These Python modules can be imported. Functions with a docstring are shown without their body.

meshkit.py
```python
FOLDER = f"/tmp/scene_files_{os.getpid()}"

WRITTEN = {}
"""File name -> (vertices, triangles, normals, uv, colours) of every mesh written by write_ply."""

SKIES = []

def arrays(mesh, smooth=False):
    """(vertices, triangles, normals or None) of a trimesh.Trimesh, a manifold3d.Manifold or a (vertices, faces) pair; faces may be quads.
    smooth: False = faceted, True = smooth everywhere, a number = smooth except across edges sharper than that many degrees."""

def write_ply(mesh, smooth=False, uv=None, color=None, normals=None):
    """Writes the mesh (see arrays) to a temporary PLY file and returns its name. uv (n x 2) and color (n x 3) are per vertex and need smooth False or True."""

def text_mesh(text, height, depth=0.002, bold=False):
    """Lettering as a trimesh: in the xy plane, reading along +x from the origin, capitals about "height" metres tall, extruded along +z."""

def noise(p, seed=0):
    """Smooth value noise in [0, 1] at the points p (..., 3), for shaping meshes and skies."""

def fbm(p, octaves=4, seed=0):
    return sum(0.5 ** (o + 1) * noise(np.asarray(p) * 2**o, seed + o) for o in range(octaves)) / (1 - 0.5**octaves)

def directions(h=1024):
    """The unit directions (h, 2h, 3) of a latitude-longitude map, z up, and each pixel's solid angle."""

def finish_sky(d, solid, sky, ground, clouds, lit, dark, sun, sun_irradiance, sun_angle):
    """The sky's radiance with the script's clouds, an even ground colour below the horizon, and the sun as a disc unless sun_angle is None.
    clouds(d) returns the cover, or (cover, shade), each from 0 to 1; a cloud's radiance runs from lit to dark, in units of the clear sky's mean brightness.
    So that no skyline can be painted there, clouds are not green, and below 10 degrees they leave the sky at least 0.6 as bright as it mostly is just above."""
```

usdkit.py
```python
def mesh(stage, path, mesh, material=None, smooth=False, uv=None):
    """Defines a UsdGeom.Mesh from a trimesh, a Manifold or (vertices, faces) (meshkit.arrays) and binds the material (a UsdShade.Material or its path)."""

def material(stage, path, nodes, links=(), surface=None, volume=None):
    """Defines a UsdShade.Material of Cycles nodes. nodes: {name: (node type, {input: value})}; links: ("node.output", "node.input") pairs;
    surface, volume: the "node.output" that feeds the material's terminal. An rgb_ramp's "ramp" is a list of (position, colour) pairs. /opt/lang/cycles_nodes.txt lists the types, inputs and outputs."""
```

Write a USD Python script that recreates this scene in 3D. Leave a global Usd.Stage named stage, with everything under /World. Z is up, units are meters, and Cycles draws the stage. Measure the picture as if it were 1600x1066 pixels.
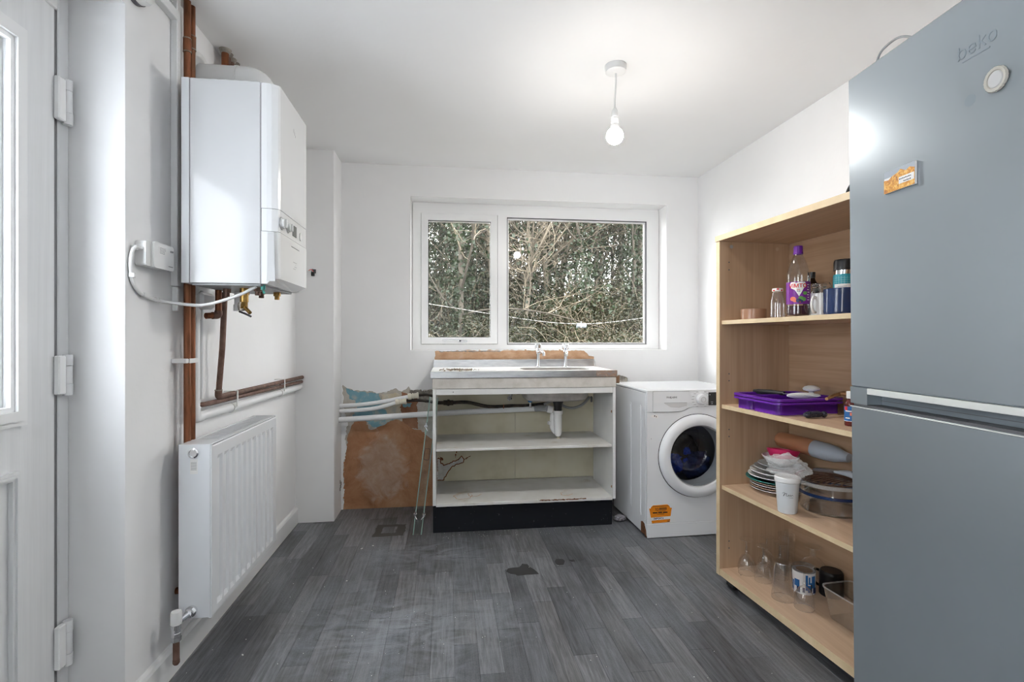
import math, random
import numpy as np, trimesh
from shapely.geometry import Polygon, box as sbox
from shapely.ops import unary_union
from pxr import Usd, UsdGeom, UsdLux, UsdShade, Gf, Sdf
import meshkit, usdkit

stage = Usd.Stage.CreateInMemory()
UsdGeom.SetStageUpAxis(stage, UsdGeom.Tokens.z)
UsdGeom.SetStageMetersPerUnit(stage, 1.0)
UsdGeom.Xform.Define(stage, '/World')
PI = math.pi
random.seed(7)
RNG = np.random.default_rng(7)

# ------------------------------------------------------------ camera, sky, exposure
W_PX, H_PX = 1600.0, 1066.0
F_PX, YAW, CAM_Z = 787.0, math.radians(7.24), 1.13
cam = UsdGeom.Camera.Define(stage, '/World/camera')
cam.CreateHorizontalApertureAttr(36.0)
cam.CreateVerticalApertureAttr(36.0 * H_PX / W_PX)
cam.CreateFocalLengthAttr(36.0 * F_PX / W_PX)
cam.CreateVerticalApertureOffsetAttr(-3.0 * 36.0 / W_PX)
cam.CreateClippingRangeAttr(Gf.Vec2f(0.02, 500.0))
cam.CreateExposureAttr(0.86)
_r = np.array([math.cos(YAW), -math.sin(YAW), 0]); _f = np.array([math.sin(YAW), math.cos(YAW), 0])
m = Gf.Matrix4d(1.0)
m.SetRow(0, Gf.Vec4d(*_r, 0)); m.SetRow(1, Gf.Vec4d(0, 0, 1, 0)); m.SetRow(2, Gf.Vec4d(*(-_f), 0)); m.SetRow(3, Gf.Vec4d(0, 0, CAM_Z, 1))
cam.AddTransformOp().Set(m)

sky = UsdLux.DomeLight.Define(stage, '/World/sky')
sky.CreateIntensityAttr(2.25)
sky.CreateColorAttr(Gf.Vec3f(0.98, 0.985, 1.0))
BULB_STRENGTH = 400.0

# ------------------------------------------------------------ materials
LOOKS = '/World/Looks'
UsdGeom.Scope.Define(stage, LOOKS)
MT = {}

def M(name, col, rough=0.5, metal=0.0, **kw):
    p = {'base_color': col, 'roughness': rough, 'metallic': metal}
    p.update(kw)
    MT[name] = usdkit.material(stage, f'{LOOKS}/{name}', {'p': ('principled_bsdf', p)}, surface='p.BSDF')

def MN(name, stops, scale=(5, 5, 5), detail=4, rough=0.5, bump=0.0, bump_scale=None, metal=0.0, distortion=0.0, nrough=0.55, obj=False, **kw):
    """noise-coloured material; stops are (position, colour)"""
    p = {'roughness': rough, 'metallic': metal}
    p.update(kw)
    src = ('texture_coordinate', {}) if obj else ('geometry', {})
    out = 'g.object' if obj else 'g.position'
    nodes = {'g': src, 'm': ('mapping', {'scale': scale}),
             'n': ('noise_texture', {'scale': 1.0, 'detail': detail, 'roughness': nrough, 'distortion': distortion}),
             'r': ('rgb_ramp', {'ramp': stops}), 'p': ('principled_bsdf', p)}
    links = [(out, 'm.vector'), ('m.vector', 'n.vector'), ('n.fac', 'r.fac'), ('r.color', 'p.base_color')]
    if bump:
        nodes['m2'] = ('mapping', {'scale': bump_scale or scale})
        nodes['n2'] = ('noise_texture', {'scale': 1.0, 'detail': 5, 'roughness': 0.6})
        nodes['b'] = ('bump', {'strength': 1.0, 'distance': bump})
        links += [(out, 'm2.vector'), ('m2.vector', 'n2.vector'), ('n2.fac', 'b.height'), ('b.normal', 'p.normal')]
    MT[name] = usdkit.material(stage, f'{LOOKS}/{name}', nodes, links, surface='p.BSDF')

def MGLASS(name, col=(1, 1, 1), tint=(1, 1, 1), rough=0.0, base=0.04, gain=0.9, power=4.0):
    """thin clear sheet: see-through mixed with a mirror that grows towards grazing angles (the same from both sides)"""
    MT[name] = usdkit.material(stage, f'{LOOKS}/{name}', {
        't': ('transparent_bsdf', {'color': tint}), 'g': ('glossy_bsdf', {'color': col, 'roughness': rough}),
        'f': ('layer_weight', {'blend': 0.5}), 'q': ('math', {'math_type': 'power', 'value2': power}),
        'k': ('math', {'math_type': 'multiply_add', 'value2': gain, 'value3': base, 'use_clamp': True}),
        'x': ('mix_closure', {})}, [('f.facing', 'q.value1'), ('q.value', 'k.value1'), ('k.value', 'x.fac'), ('t.BSDF', 'x.closure1'), ('g.BSDF', 'x.closure2')], surface='x.closure')

def MFILM(name, col, cover, rough=0.3):
    """milky film: transparent mixed with a principled surface"""
    MT[name] = usdkit.material(stage, f'{LOOKS}/{name}', {
        't': ('transparent_bsdf', {'color': (1, 1, 1)}), 'p': ('principled_bsdf', {'base_color': col, 'roughness': rough}),
        'x': ('mix_closure', {'fac': cover})}, [('t.BSDF', 'x.closure1'), ('p.BSDF', 'x.closure2')], surface='x.closure')

WH = (0.83, 0.83, 0.84)
MN('wall_paint', [(0.3, (.83, .83, .835)), (0.7, (.87, .87, .875))], (2, 2, 2), rough=0.65, bump=0.0006, bump_scale=(40, 40, 40))
MN('ceiling_paint', [(0.3, (.87, .87, .87)), (0.7, (.90, .90, .90))], (1.2, 1.2, 1.2), rough=0.7, bump=0.0008, bump_scale=(25, 25, 25))
M('reveal_paint', (.90, .90, .90), 0.4)
M('gloss_white', (.80, .81, .815), 0.3)
M('upvc', (.86, .865, .87), 0.28)
MN('door_white', [(0.35, (.74, .75, .76)), (0.65, (.79, .80, .81))], (60, 60, 2.5), rough=0.35, bump=0.0006)
M('enamel', (.79, .81, .84), 0.25, coat_weight=0.4)
M('boiler_white', (.80, .81, .82), 0.16, coat_weight=0.5)
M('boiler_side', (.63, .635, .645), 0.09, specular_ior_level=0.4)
M('seam_grey', (.22, .22, .23), 0.6)
M('dark_grey', (.10, .10, .11), 0.5)
M('mid_grey', (.33, .34, .35), 0.45)
M('plastic_white', (.78, .78, .775), 0.35)
M('plastic_cream', (.74, .70, .58), 0.4)
M('pipe_white', (.80, .81, .82), 0.3)
MN('copper', [(0.3, (.12, .045, .02)), (0.5, (.26, .092, .042)), (0.72, (.18, .088, .045))], (30, 30, 7), rough=0.42, metal=0.65)
MN('copper_dull', [(0.3, (.10, .05, .035)), (0.7, (.22, .13, .10))], (25, 25, 25), rough=0.55, metal=0.35)
MN('solder', [(0.3, (.20, .15, .10)), (0.7, (.40, .37, .33))], (60, 60, 60), rough=0.45, metal=0.6)
MN('brass', [(0.3, (.30, .17, .05)), (0.7, (.52, .33, .10))], (50, 50, 50), rough=0.35, metal=0.8)
M('chrome', (.80, .81, .83), 0.08, 1.0)
MN('steel', [(0.3, (.52, .53, .55)), (0.7, (.70, .71, .72))], (14, 60, 60), rough=0.3, metal=1.0)
MN('steel_top', [(0.3, (.82, .82, .83)), (0.7, (.90, .90, .90))], (20, 20, 20), rough=0.4, metal=0.45)
MN('steel_rust', [(0.35, (.42, .40, .40)), (0.55, (.50, .36, .28)), (0.7, (.62, .60, .58))], (40, 40, 60), rough=0.4, metal=0.75)
MN('steel_bowl', [(0.3, (.40, .38, .36)), (0.7, (.58, .55, .52))], (18, 18, 18), rough=0.5, metal=0.5)
M('black_glaze', (.008, .008, .009), 0.35, specular_ior_level=0.25)
MN('dark_speckle', [(0.45, (.012, .016, .035)), (0.62, (.05, .055, .075)), (0.72, (.30, .31, .33))], (160, 160, 160), rough=0.4)
M('black_plastic', (.018, .018, .02), 0.35)
M('rubber_black', (.012, .012, .013), 0.6)
MN('black_pipe', [(0.35, (.02, .016, .013)), (0.7, (.07, .05, .035))], (40, 40, 40), rough=0.6)
M('teal_plastic', (.02, .26, .22), 0.35)
M('blue_plastic', (.02, .13, .38), 0.35)
M('lcd', (.09, .10, .10), 0.2)
# walls laid bare
MN('bare_render', [(0.25, (.33, .29, .24)), (0.45, (.52, .48, .42)), (0.6, (.58, .55, .50)), (0.75, (.42, .36, .30))], (9, 9, 9), detail=6, rough=0.9, bump=0.004, bump_scale=(35, 35, 35))
def plaster_mat(name, centre, radii):
    nodes = {'g': ('geometry', {}), 'm': ('mapping', {'scale': (7, 7, 7)}), 'n': ('noise_texture', {'scale': 1.0, 'detail': 8, 'roughness': 0.62, 'distortion': 0.5}),
             'r': ('rgb_ramp', {'ramp': [(.26, (.25, .105, .05)), (.45, (.40, .19, .095)), (.6, (.46, .25, .135)), (.78, (.55, .35, .22))]}),
             'm2': ('mapping', {'mapping_type': 'point', 'scale': (1 / radii[0], 0.0, 1 / radii[1]), 'location': (-centre[0] / radii[0], 0, -centre[1] / radii[1])}),
             'gr': ('gradient_texture', {'gradient_type': 'spherical'}), 'm3': ('mapping', {'scale': (13, 13, 13)}), 'n3': ('noise_texture', {'scale': 1.0, 'detail': 7, 'roughness': 0.68, 'distortion': 0.8}),
             'k': ('math', {'math_type': 'multiply_add', 'value2': 1.15}), 'mr': ('map_range', {'range_type': 'smoothstep', 'from_min': .78, 'from_max': 1.12, 'to_min': 0.0, 'to_max': 0.72, 'clamp': True}),
             'r2': ('rgb_ramp', {'ramp': [(.3, (.42, .27, .18)), (.55, (.52, .38, .29)), (.75, (.60, .49, .41))]}),
             'x': ('mix', {'mix_type': 'mix'}), 'b': ('bump', {'strength': 1.0, 'distance': 0.004}), 'p': ('principled_bsdf', {'roughness': 0.92})}
    links = [('g.position', 'm.vector'), ('m.vector', 'n.vector'), ('n.fac', 'r.fac'), ('g.position', 'm2.vector'), ('m2.vector', 'gr.vector'), ('g.position', 'm3.vector'), ('m3.vector', 'n3.vector'),
             ('gr.fac', 'k.value1'), ('n3.fac', 'k.value3'), ('k.value', 'mr.value'), ('n3.fac', 'r2.fac'), ('r.color', 'x.color1'), ('r2.color', 'x.color2'), ('mr.result', 'x.fac'), ('x.color', 'p.base_color'), ('n3.fac', 'b.height'), ('b.normal', 'p.normal')]
    MT[name] = usdkit.material(stage, f'{LOOKS}/{name}', nodes, links, surface='p.BSDF')
plaster_mat('brown_plaster', (-.435, .27), (.24, .34))
MN('brown_plaster_dark', [(0.3, (.24, .105, .055)), (0.7, (.38, .19, .11))], (14, 14, 14), detail=6, rough=0.9, bump=0.002, bump_scale=(50, 50, 50))
MN('pale_plaster', [(0.3, (.46, .31, .21)), (0.5, (.56, .43, .33)), (0.72, (.63, .53, .44))], (11, 11, 11), detail=7, rough=0.92, bump=0.002, bump_scale=(45, 45, 45), distortion=0.7)
MN('blue_paint', [(0.28, (.52, .48, .40)), (0.4, (.44, .47, .44)), (0.5, (.22, .40, .47)), (0.75, (.14, .34, .43))], (16, 16, 13), detail=7, rough=0.8, bump=0.001, bump_scale=(60, 60, 60), distortion=0.4)
MN('cream_paint', [(0.35, (.56, .48, .33)), (0.55, (.62, .57, .46)), (0.75, (.42, .46, .42))], (18, 18, 18), detail=6, rough=0.85, bump=0.001)
MN('skim_brown', [(0.3, (.52, .30, .17)), (0.6, (.64, .41, .26)), (0.8, (.68, .50, .37))], (18, 18, 30), detail=6, rough=0.9, bump=0.001)
MN('grime', [(0.3, (.16, .14, .12)), (0.7, (.44, .41, .37))], (30, 30, 30), detail=6, rough=0.9)
# sink unit
MN('melamine', [(0.3, (.66, .665, .66)), (0.7, (.76, .76, .75))], (5, 5, 5), rough=0.4)
MN('melamine_dirty', [(0.25, (.50, .44, .36)), (0.40, (.66, .65, .62)), (0.7, (.74, .74, .73))], (6, 6, 6), detail=6, rough=0.45)
MN('back_board', [(0.25, (.50, .46, .32)), (0.5, (.62, .58, .44)), (0.75, (.66, .63, .52))], (5, 5, 5), detail=5, rough=0.7)
MN('board_damage', [(0.3, (.48, .46, .43)), (0.7, (.66, .65, .62))], (25, 25, 25), rough=0.9)
MN('rust', [(0.3, (.09, .035, .015)), (0.7, (.26, .10, .035))], (50, 50, 50), detail=6, rough=0.9)
MN('laminate_beige', [(0.3, (.48, .45, .40)), (0.5, (.58, .55, .51)), (0.7, (.65, .62, .58))], (14, 14, 14), detail=6, rough=0.4)
MN('plinth_black', [(0.0, (.010, .012, .016)), (0.645, (.010, .012, .016)), (0.67, (.16, .17, .18)), (0.74, (.5, .5, .5))], (70, 70, 70), detail=8, rough=0.4, nrough=0.75, specular_ior_level=0.2)
MN('timber', [(0.3, (.20, .11, .06)), (0.7, (.36, .21, .12))], (10, 10, 60), rough=0.7)
# beech bookcase
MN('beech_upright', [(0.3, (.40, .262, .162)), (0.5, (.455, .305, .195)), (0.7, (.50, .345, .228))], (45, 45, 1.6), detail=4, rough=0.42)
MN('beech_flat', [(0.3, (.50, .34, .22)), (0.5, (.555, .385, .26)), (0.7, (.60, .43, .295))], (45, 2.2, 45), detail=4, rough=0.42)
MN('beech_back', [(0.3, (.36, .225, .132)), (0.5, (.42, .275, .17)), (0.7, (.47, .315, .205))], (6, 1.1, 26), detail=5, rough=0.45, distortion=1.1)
MN('beech_edge', [(0.3, (.60, .46, .28)), (0.7, (.68, .54, .35))], (20, 20, 20), rough=0.45)
# fridge
MN('fridge_silver', [(0.3, (.37, .415, .455)), (0.7, (.385, .43, .47))], (4, 4, 4), rough=0.27, metal=0.7)
M('fridge_trim', (.62, .63, .61), 0.35)
M('fridge_dark', (.16, .185, .21), 0.45)
M('badge_grey', (.255, .295, .335), 0.32, 0.65)
# small things
M('purple', (.14, .018, .36), 0.3)
M('purple_label', (.17, .012, .26), 0.4)
M('purple_cap', (.13, .015, .27), 0.35)
M('red', (.62, .03, .03), 0.4)
M('print_white', (.80, .79, .78), 0.5)
M('print_black', (.02, .02, .025), 0.5)
M('print_grey', (.30, .30, .31), 0.5)
M('print_green', (.12, .36, .07), 0.5)
M('print_blueberry', (.02, .03, .12), 0.5)
M('print_coral', (.75, .20, .12), 0.5)
M('orange_sticker', (.82, .26, .01), 0.45)
M('navy_glaze', (.012, .03, .10), 0.14)
M('white_glaze', (.78, .78, .78), 0.15)
M('teal_glaze', (.02, .20, .19), 0.2)
M('grey_glaze', (.50, .53, .53), 0.2)
M('tan_glaze', (.55, .40, .28), 0.25)
M('pink_plastic', (.68, .03, .14), 0.35)
M('teal_wrap', (.015, .29, .36), 0.4)
M('teal_line', (.25, .52, .56), 0.4)
M('tape_brown', (.30, .165, .10), 0.25)
M('dark_bottle', (.03, .018, .012), 0.15)
M('amber', (.10, .012, .010), 0.12)
M('cordial', (.05, .012, .022), 0.12)
M('wood_spoon', (.40, .22, .10), 0.6)
M('black_cloth', (.035, .034, .036), 0.9)
M('fluff', (.24, .23, .26), 1.0)
M('blue_cloth', (.01, .05, .36), 0.9)
M('dark_cloth', (.02, .018, .02), 0.9)
M('navy_cloth', (.01, .03, .11), 0.9)
M('crumb_white', (.85, .85, .84), 0.8)
MN('crumb_dirt', [(0.3, (.05, .035, .025)), (0.7, (.45, .36, .28))], (150, 150, 150), rough=0.9)
M('water_dark', (.045, .046, .048), 0.3)
M('mark_dark', (.055, .053, .05), 0.5)
M('frosted_plastic', (.66, .68, .70), 0.35, transmission_weight=0.0, subsurface_weight=0.25, subsurface_radius=(.02, .02, .02))
M('glass', (1, 1, 1), 0.02, transmission_weight=1.0, ior=1.46)
MGLASS('thin_glass', base=0.10, gain=0.95, power=2.2, tint=(.965, .967, .965), col=(.95, .95, .95))
MGLASS('dish_glass', base=0.10, gain=0.85, power=2.4, tint=(.945, .955, .965))
MGLASS('tub_plastic', base=0.13, gain=0.8, power=2.0, tint=(.92, .935, .94), rough=0.15)
MGLASS('foot_glass', base=0.24, gain=0.76, power=2.0, tint=(.93, .93, .92), rough=0.12)
MGLASS('stem_glass', base=0.12, gain=0.9, tint=(.93, .935, .93))
MGLASS('pane_glass', base=0.03, gain=0.8, tint=(.98, .99, .985))
MGLASS('bowl_glass', base=0.05, gain=0.8, tint=(.80, .83, .86))
MGLASS('clear_plastic', base=0.06, gain=0.8, tint=(.90, .915, .92), rough=0.06)
MGLASS('green_glass', base=0.03, gain=0.7, tint=(.93, .965, .95))
M('glass_edge', (.24, .38, .33), 0.2, alpha=0.85)
MFILM('bag_film', (.85, .86, .88), 0.24, 0.10)
MFILM('milky_film', (.80, .83, .84), 0.20, 0.2)
MT['frosted_pane'] = usdkit.material(stage, f'{LOOKS}/frosted_pane', {'t': ('transparent_bsdf', {'color': (.95, .97, 1)}), 'd': ('translucent_bsdf', {'color': (.92, .95, .98)}), 'x': ('mix_closure', {'fac': 0.75})},
                                     [('t.BSDF', 'x.closure1'), ('d.BSDF', 'x.closure2')], surface='x.closure')
MFILM('orange_film', (.55, .25, .13), 0.66, 0.35)
MFILM('blue_film', (.48, .53, .60), 0.7, 0.35)
MT['bulb_neck_glow'] = usdkit.material(stage, f'{LOOKS}/bulb_neck_glow', {'e': ('emission', {'color': (1.0, .965, .91), 'strength': 48.0})}, surface='e.emission')
MT['bulb_glow'] = usdkit.material(stage, f'{LOOKS}/bulb_glow', {'e': ('emission', {'color': (1.0, .96, .90), 'strength': BULB_STRENGTH})}, surface='e.emission')

# floor vinyl in six tones; dust lies in soft drifts over it
def floor_mat(name, k, warm):
    lo, hi = 0.048 * k, 0.16 * k
    c = lambda v: (v * (.95 + .05 * warm), v * .99, v * (1.09 - .06 * warm))
    nodes = {'g': ('geometry', {}), 'm': ('mapping', {'scale': (75, 5, 1)}),
             'n': ('noise_texture', {'scale': 1.0, 'detail': 7, 'roughness': 0.7, 'distortion': 0.3}),
             'r': ('rgb_ramp', {'ramp': [(.30, c(lo)), (.47, c((lo + hi) / 2.1)), (.62, c(hi)), (.78, c(hi * 1.3))]}),
             'm2': ('mapping', {'scale': (1.7, 1.1, 1)}), 'n2': ('noise_texture', {'scale': 1.0, 'detail': 5, 'roughness': 0.6, 'distortion': 1.2}),
             'd': ('rgb_ramp', {'ramp': [(.42, (0, 0, 0)), (.66, (.55, .55, .55))]}),
             'm3': ('mapping', {'scale': (160, 160, 1)}), 'n3': ('noise_texture', {'scale': 1.0, 'detail': 3, 'roughness': 0.7}),
             'd3': ('rgb_ramp', {'ramp': [(.35, (.25, .25, .25)), (.75, (1, 1, 1))]}),
             'ga': ('mapping', {'scale': (1 / .42, 1 / .26, 0), 'location': (.10 / .42, -2.68 / .26, 0)}), 'gga': ('gradient_texture', {'gradient_type': 'spherical'}),
             'gb': ('mapping', {'scale': (1 / .62, 1 / .52, 0), 'location': (.18 / .62, -2.02 / .52, 0)}), 'ggb': ('gradient_texture', {'gradient_type': 'spherical'}),
             'gs': ('math', {'math_type': 'add'}), 'n4m': ('mapping', {'scale': (5, 9, 1)}), 'n4': ('noise_texture', {'scale': 1.0, 'detail': 6, 'roughness': 0.65, 'distortion': 2.2}),
             'n4r': ('map_range', {'from_min': .38, 'from_max': .68, 'to_min': 0.0, 'to_max': 1.0, 'clamp': True}), 'gm': ('math', {'math_type': 'multiply'}), 'gadd': ('math', {'math_type': 'multiply_add', 'value2': 0.75, 'use_clamp': True}),
             'mm': ('mix', {'mix_type': 'multiply', 'fac': 1.0}), 'bw': ('rgb_to_bw', {}),
             'x': ('mix', {'mix_type': 'mix', 'color2': (.31, .335, .375)}),
             'b': ('bump', {'strength': 0.6, 'distance': 0.0006}), 'p': ('principled_bsdf', {'roughness': 0.42})}
    links = [('g.position', 'm.vector'), ('m.vector', 'n.vector'), ('n.fac', 'r.fac'), ('g.position', 'm2.vector'), ('m2.vector', 'n2.vector'), ('n2.fac', 'd.fac'),
             ('g.position', 'm3.vector'), ('m3.vector', 'n3.vector'), ('n3.fac', 'd3.fac'), ('d.color', 'mm.color1'), ('d3.color', 'mm.color2'), ('mm.color', 'bw.color'),
             ('r.color', 'x.color1'), ('g.position', 'ga.vector'), ('ga.vector', 'gga.vector'), ('g.position', 'gb.vector'), ('gb.vector', 'ggb.vector'), ('gga.fac', 'gs.value1'), ('ggb.fac', 'gs.value2'),
             ('g.position', 'n4m.vector'), ('n4m.vector', 'n4.vector'), ('n4.fac', 'n4r.value'), ('gs.value', 'gm.value1'), ('n4r.result', 'gm.value2'), ('gm.value', 'gadd.value1'), ('bw.val', 'gadd.value3'), ('gadd.value', 'x.fac'), ('x.color', 'p.base_color'), ('n.fac', 'b.height'), ('b.normal', 'p.normal')]
    MT[name] = usdkit.material(stage, f'{LOOKS}/{name}', nodes, links, surface='p.BSDF')
for i, (k, w) in enumerate([(0.70, 0.3), (0.9, 0.8), (1.02, 0.2), (1.15, 0.9), (1.4, 0.5), (0.8, 0.0)]):
    floor_mat(f'vinyl_tone_{i}', k, w)

# outdoors
def leaf_mat(name, cols):
    MT[name] = usdkit.material(stage, f'{LOOKS}/{name}', {
        'g': ('geometry', {}), 'r': ('rgb_ramp', {'ramp': cols}), 'd': ('principled_bsdf', {'roughness': 0.4}),
        't': ('translucent_bsdf', {}), 'x': ('mix_closure', {'fac': 0.28})},
        [('g.random_per_island', 'r.fac'), ('r.color', 'd.base_color'), ('r.color', 't.color'), ('d.BSDF', 'x.closure1'), ('t.BSDF', 'x.closure2')], surface='x.closure')
leaf_mat('ivy_leaf', [(0, (.016, .028, .010)), (.5, (.036, .058, .020)), (.85, (.065, .092, .034)), (1, (.14, .16, .08))])
leaf_mat('bramble_leaf', [(0, (.030, .033, .014)), (.45, (.060, .068, .026)), (.8, (.095, .085, .042)), (1, (.17, .15, .085))])
MN('bark', [(0.3, (.035, .029, .022)), (0.7, (.085, .072, .055))], (8, 8, 3), detail=5, rough=0.95)
MN('bark_pale', [(0.3, (.07, .058, .043)), (0.7, (.16, .135, .10))], (8, 8, 3), detail=5, rough=0.95)
MN('twig', [(0.3, (.085, .070, .050)), (0.7, (.21, .175, .125))], (5, 5, 5), rough=0.95)
MN('leaf_litter', [(0.3, (.015, .014, .008)), (0.5, (.03, .029, .015)), (0.7, (.05, .042, .025))], (6, 6, 6), detail=7, rough=1.0, bump=0.02, bump_scale=(9, 9, 9))
MN('outer_brick', [(0.3, (.30, .17, .12)), (0.7, (.40, .25, .18))], (9, 9, 20), rough=0.95)
MN('paving', [(0.3, (.62, .62, .60)), (0.7, (.70, .70, .68))], (3, 3, 3), rough=0.95)
MN('rope', [(0.42, (.03, .03, .025)), (0.56, (.22, .215, .20))], (38, 38, 38), rough=0.9)
M('peg_white', (.17, .19, .20), 0.5)
M('magnet_cream', (.46, .44, .39), 0.45)
M('magnet_centre', (.50, .50, .50), 0.45)

# ------------------------------------------------------------ shape helpers
def cat(*ms):
    fl = []
    for x in ms:
        fl.extend(x if isinstance(x, (list, tuple)) else [x])
    return trimesh.util.concatenate(fl)

def bx(x0, y0, z0, x1, y1, z1, b=0.0):
    x0, x1 = min(x0, x1), max(x0, x1); y0, y1 = min(y0, y1), max(y0, y1); z0, z1 = min(z0, z1), max(z0, z1)
    if b <= 0:
        g = trimesh.creation.box([x1 - x0, y1 - y0, z1 - z0]); g.apply_translation([(x0 + x1) / 2, (y0 + y1) / 2, (z0 + z1) / 2]); return g
    b = min(b, (x1 - x0) * .45, (y1 - y0) * .45, (z1 - z0) * .45)
    pts = []
    for X, sx in ((x0, 1), (x1, -1)):
        for Y, sy in ((y0, 1), (y1, -1)):
            for Z, sz in ((z0, 1), (z1, -1)):
                pts += [(X + sx * b, Y + sy * b, Z), (X + sx * b, Y, Z + sz * b), (X, Y + sy * b, Z + sz * b)]
    return trimesh.convex.convex_hull(np.array(pts))

def cyl(p0, p1, r, seg=24, r2=None):
    return tube([p0, p1], [r, r if r2 is None else r2], seg)

def tube(pts, r, seg=12, caps=True, closed=False):
    p = np.asarray(pts, float); n = len(p)
    rr = np.broadcast_to(np.asarray(r, float), (n,))
    if closed:
        t = np.roll(p, -1, 0) - np.roll(p, 1, 0)
    else:
        t = np.gradient(p, axis=0)
    t = t / (np.linalg.norm(t, axis=1, keepdims=True) + 1e-12)
    a = np.zeros_like(p)
    ref = np.array([0, 0, 1.0]) if abs(t[0][2]) < .9 else np.array([1.0, 0, 0])
    v = np.cross(t[0], ref); a[0] = v / np.linalg.norm(v)
    for i in range(1, n):
        v = a[i - 1] - t[i] * (a[i - 1] @ t[i]); a[i] = v / (np.linalg.norm(v) + 1e-12)
    b = np.cross(t, a)
    an = np.arange(seg) * 2 * PI / seg
    V = (p[:, None] + rr[:, None, None] * (np.cos(an)[None, :, None] * a[:, None] + np.sin(an)[None, :, None] * b[:, None])).reshape(-1, 3)
    F = []
    k = n if closed else n - 1
    for i in range(k):
        i2 = (i + 1) % n
        for j in range(seg):
            j2 = (j + 1) % seg
            q = (i * seg + j, i * seg + j2, i2 * seg + j2, i2 * seg + j)
            F += [(q[0], q[1], q[2]), (q[0], q[2], q[3])]
    if caps and not closed:
        V = np.vstack([V, p[:1], p[-1:]]); c0, c1 = len(V) - 2, len(V) - 1
        for j in range(seg):
            j2 = (j + 1) % seg
            F += [(c0, j2, j), (c1, (n - 1) * seg + j, (n - 1) * seg + j2)]
    return trimesh.Trimesh(V, np.array(F), process=False)

def bend(pts, rad=0.02, k=6):
    """polyline with rounded corners"""
    p = [np.asarray(x, float) for x in pts]
    out = [p[0]]
    for i in range(1, len(p) - 1):
        u, v = p[i - 1] - p[i], p[i + 1] - p[i]
        lu, lv = np.linalg.norm(u), np.linalg.norm(v)
        d = min(rad, lu * .45, lv * .45)
        A, B = p[i] + u / lu * d, p[i] + v / lv * d
        for q in np.linspace(0, 1, k):
            out.append((1 - q) ** 2 * A + 2 * q * (1 - q) * p[i] + q * q * B)
    out.append(p[-1])
    return np.array(out)

def spline(pts, n=24):
    from scipy.interpolate import CubicSpline
    p = np.asarray(pts, float); t = np.concatenate([[0], np.cumsum(np.linalg.norm(np.diff(p, axis=0), axis=1))])
    return CubicSpline(t, p, bc_type='natural')(np.linspace(0, t[-1], n))

def lathe(prof, seg=40, rib=None, sx=1.0, sy=1.0):
    """prof: (r, z) from one axis end to the other; rib(theta, r, z) -> factor on r"""
    p = np.asarray(prof, float); n = len(p)
    th = np.arange(seg) * 2 * PI / seg
    V = []
    for r, z in p:
        rr = np.full(seg, r) if rib is None else np.array([r * rib(t, r, z) for t in th])
        V.append(np.stack([rr * np.cos(th) * sx, rr * np.sin(th) * sy, np.full(seg, z)], 1))
    V = np.vstack(V); F = []
    for i in range(n - 1):
        for j in range(seg):
            j2 = (j + 1) % seg
            q = (i * seg + j, i * seg + j2, (i + 1) * seg + j2, (i + 1) * seg + j)
            if p[i][0] > 1e-7: F.append((q[0], q[1], q[2]))
            if p[i + 1][0] > 1e-7: F.append((q[0], q[2], q[3]))
    g = trimesh.Trimesh(V, np.array(F), process=False)
    g.merge_vertices(digits_vertex=7)
    if g.volume < 0: g.invert()
    return g

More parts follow.
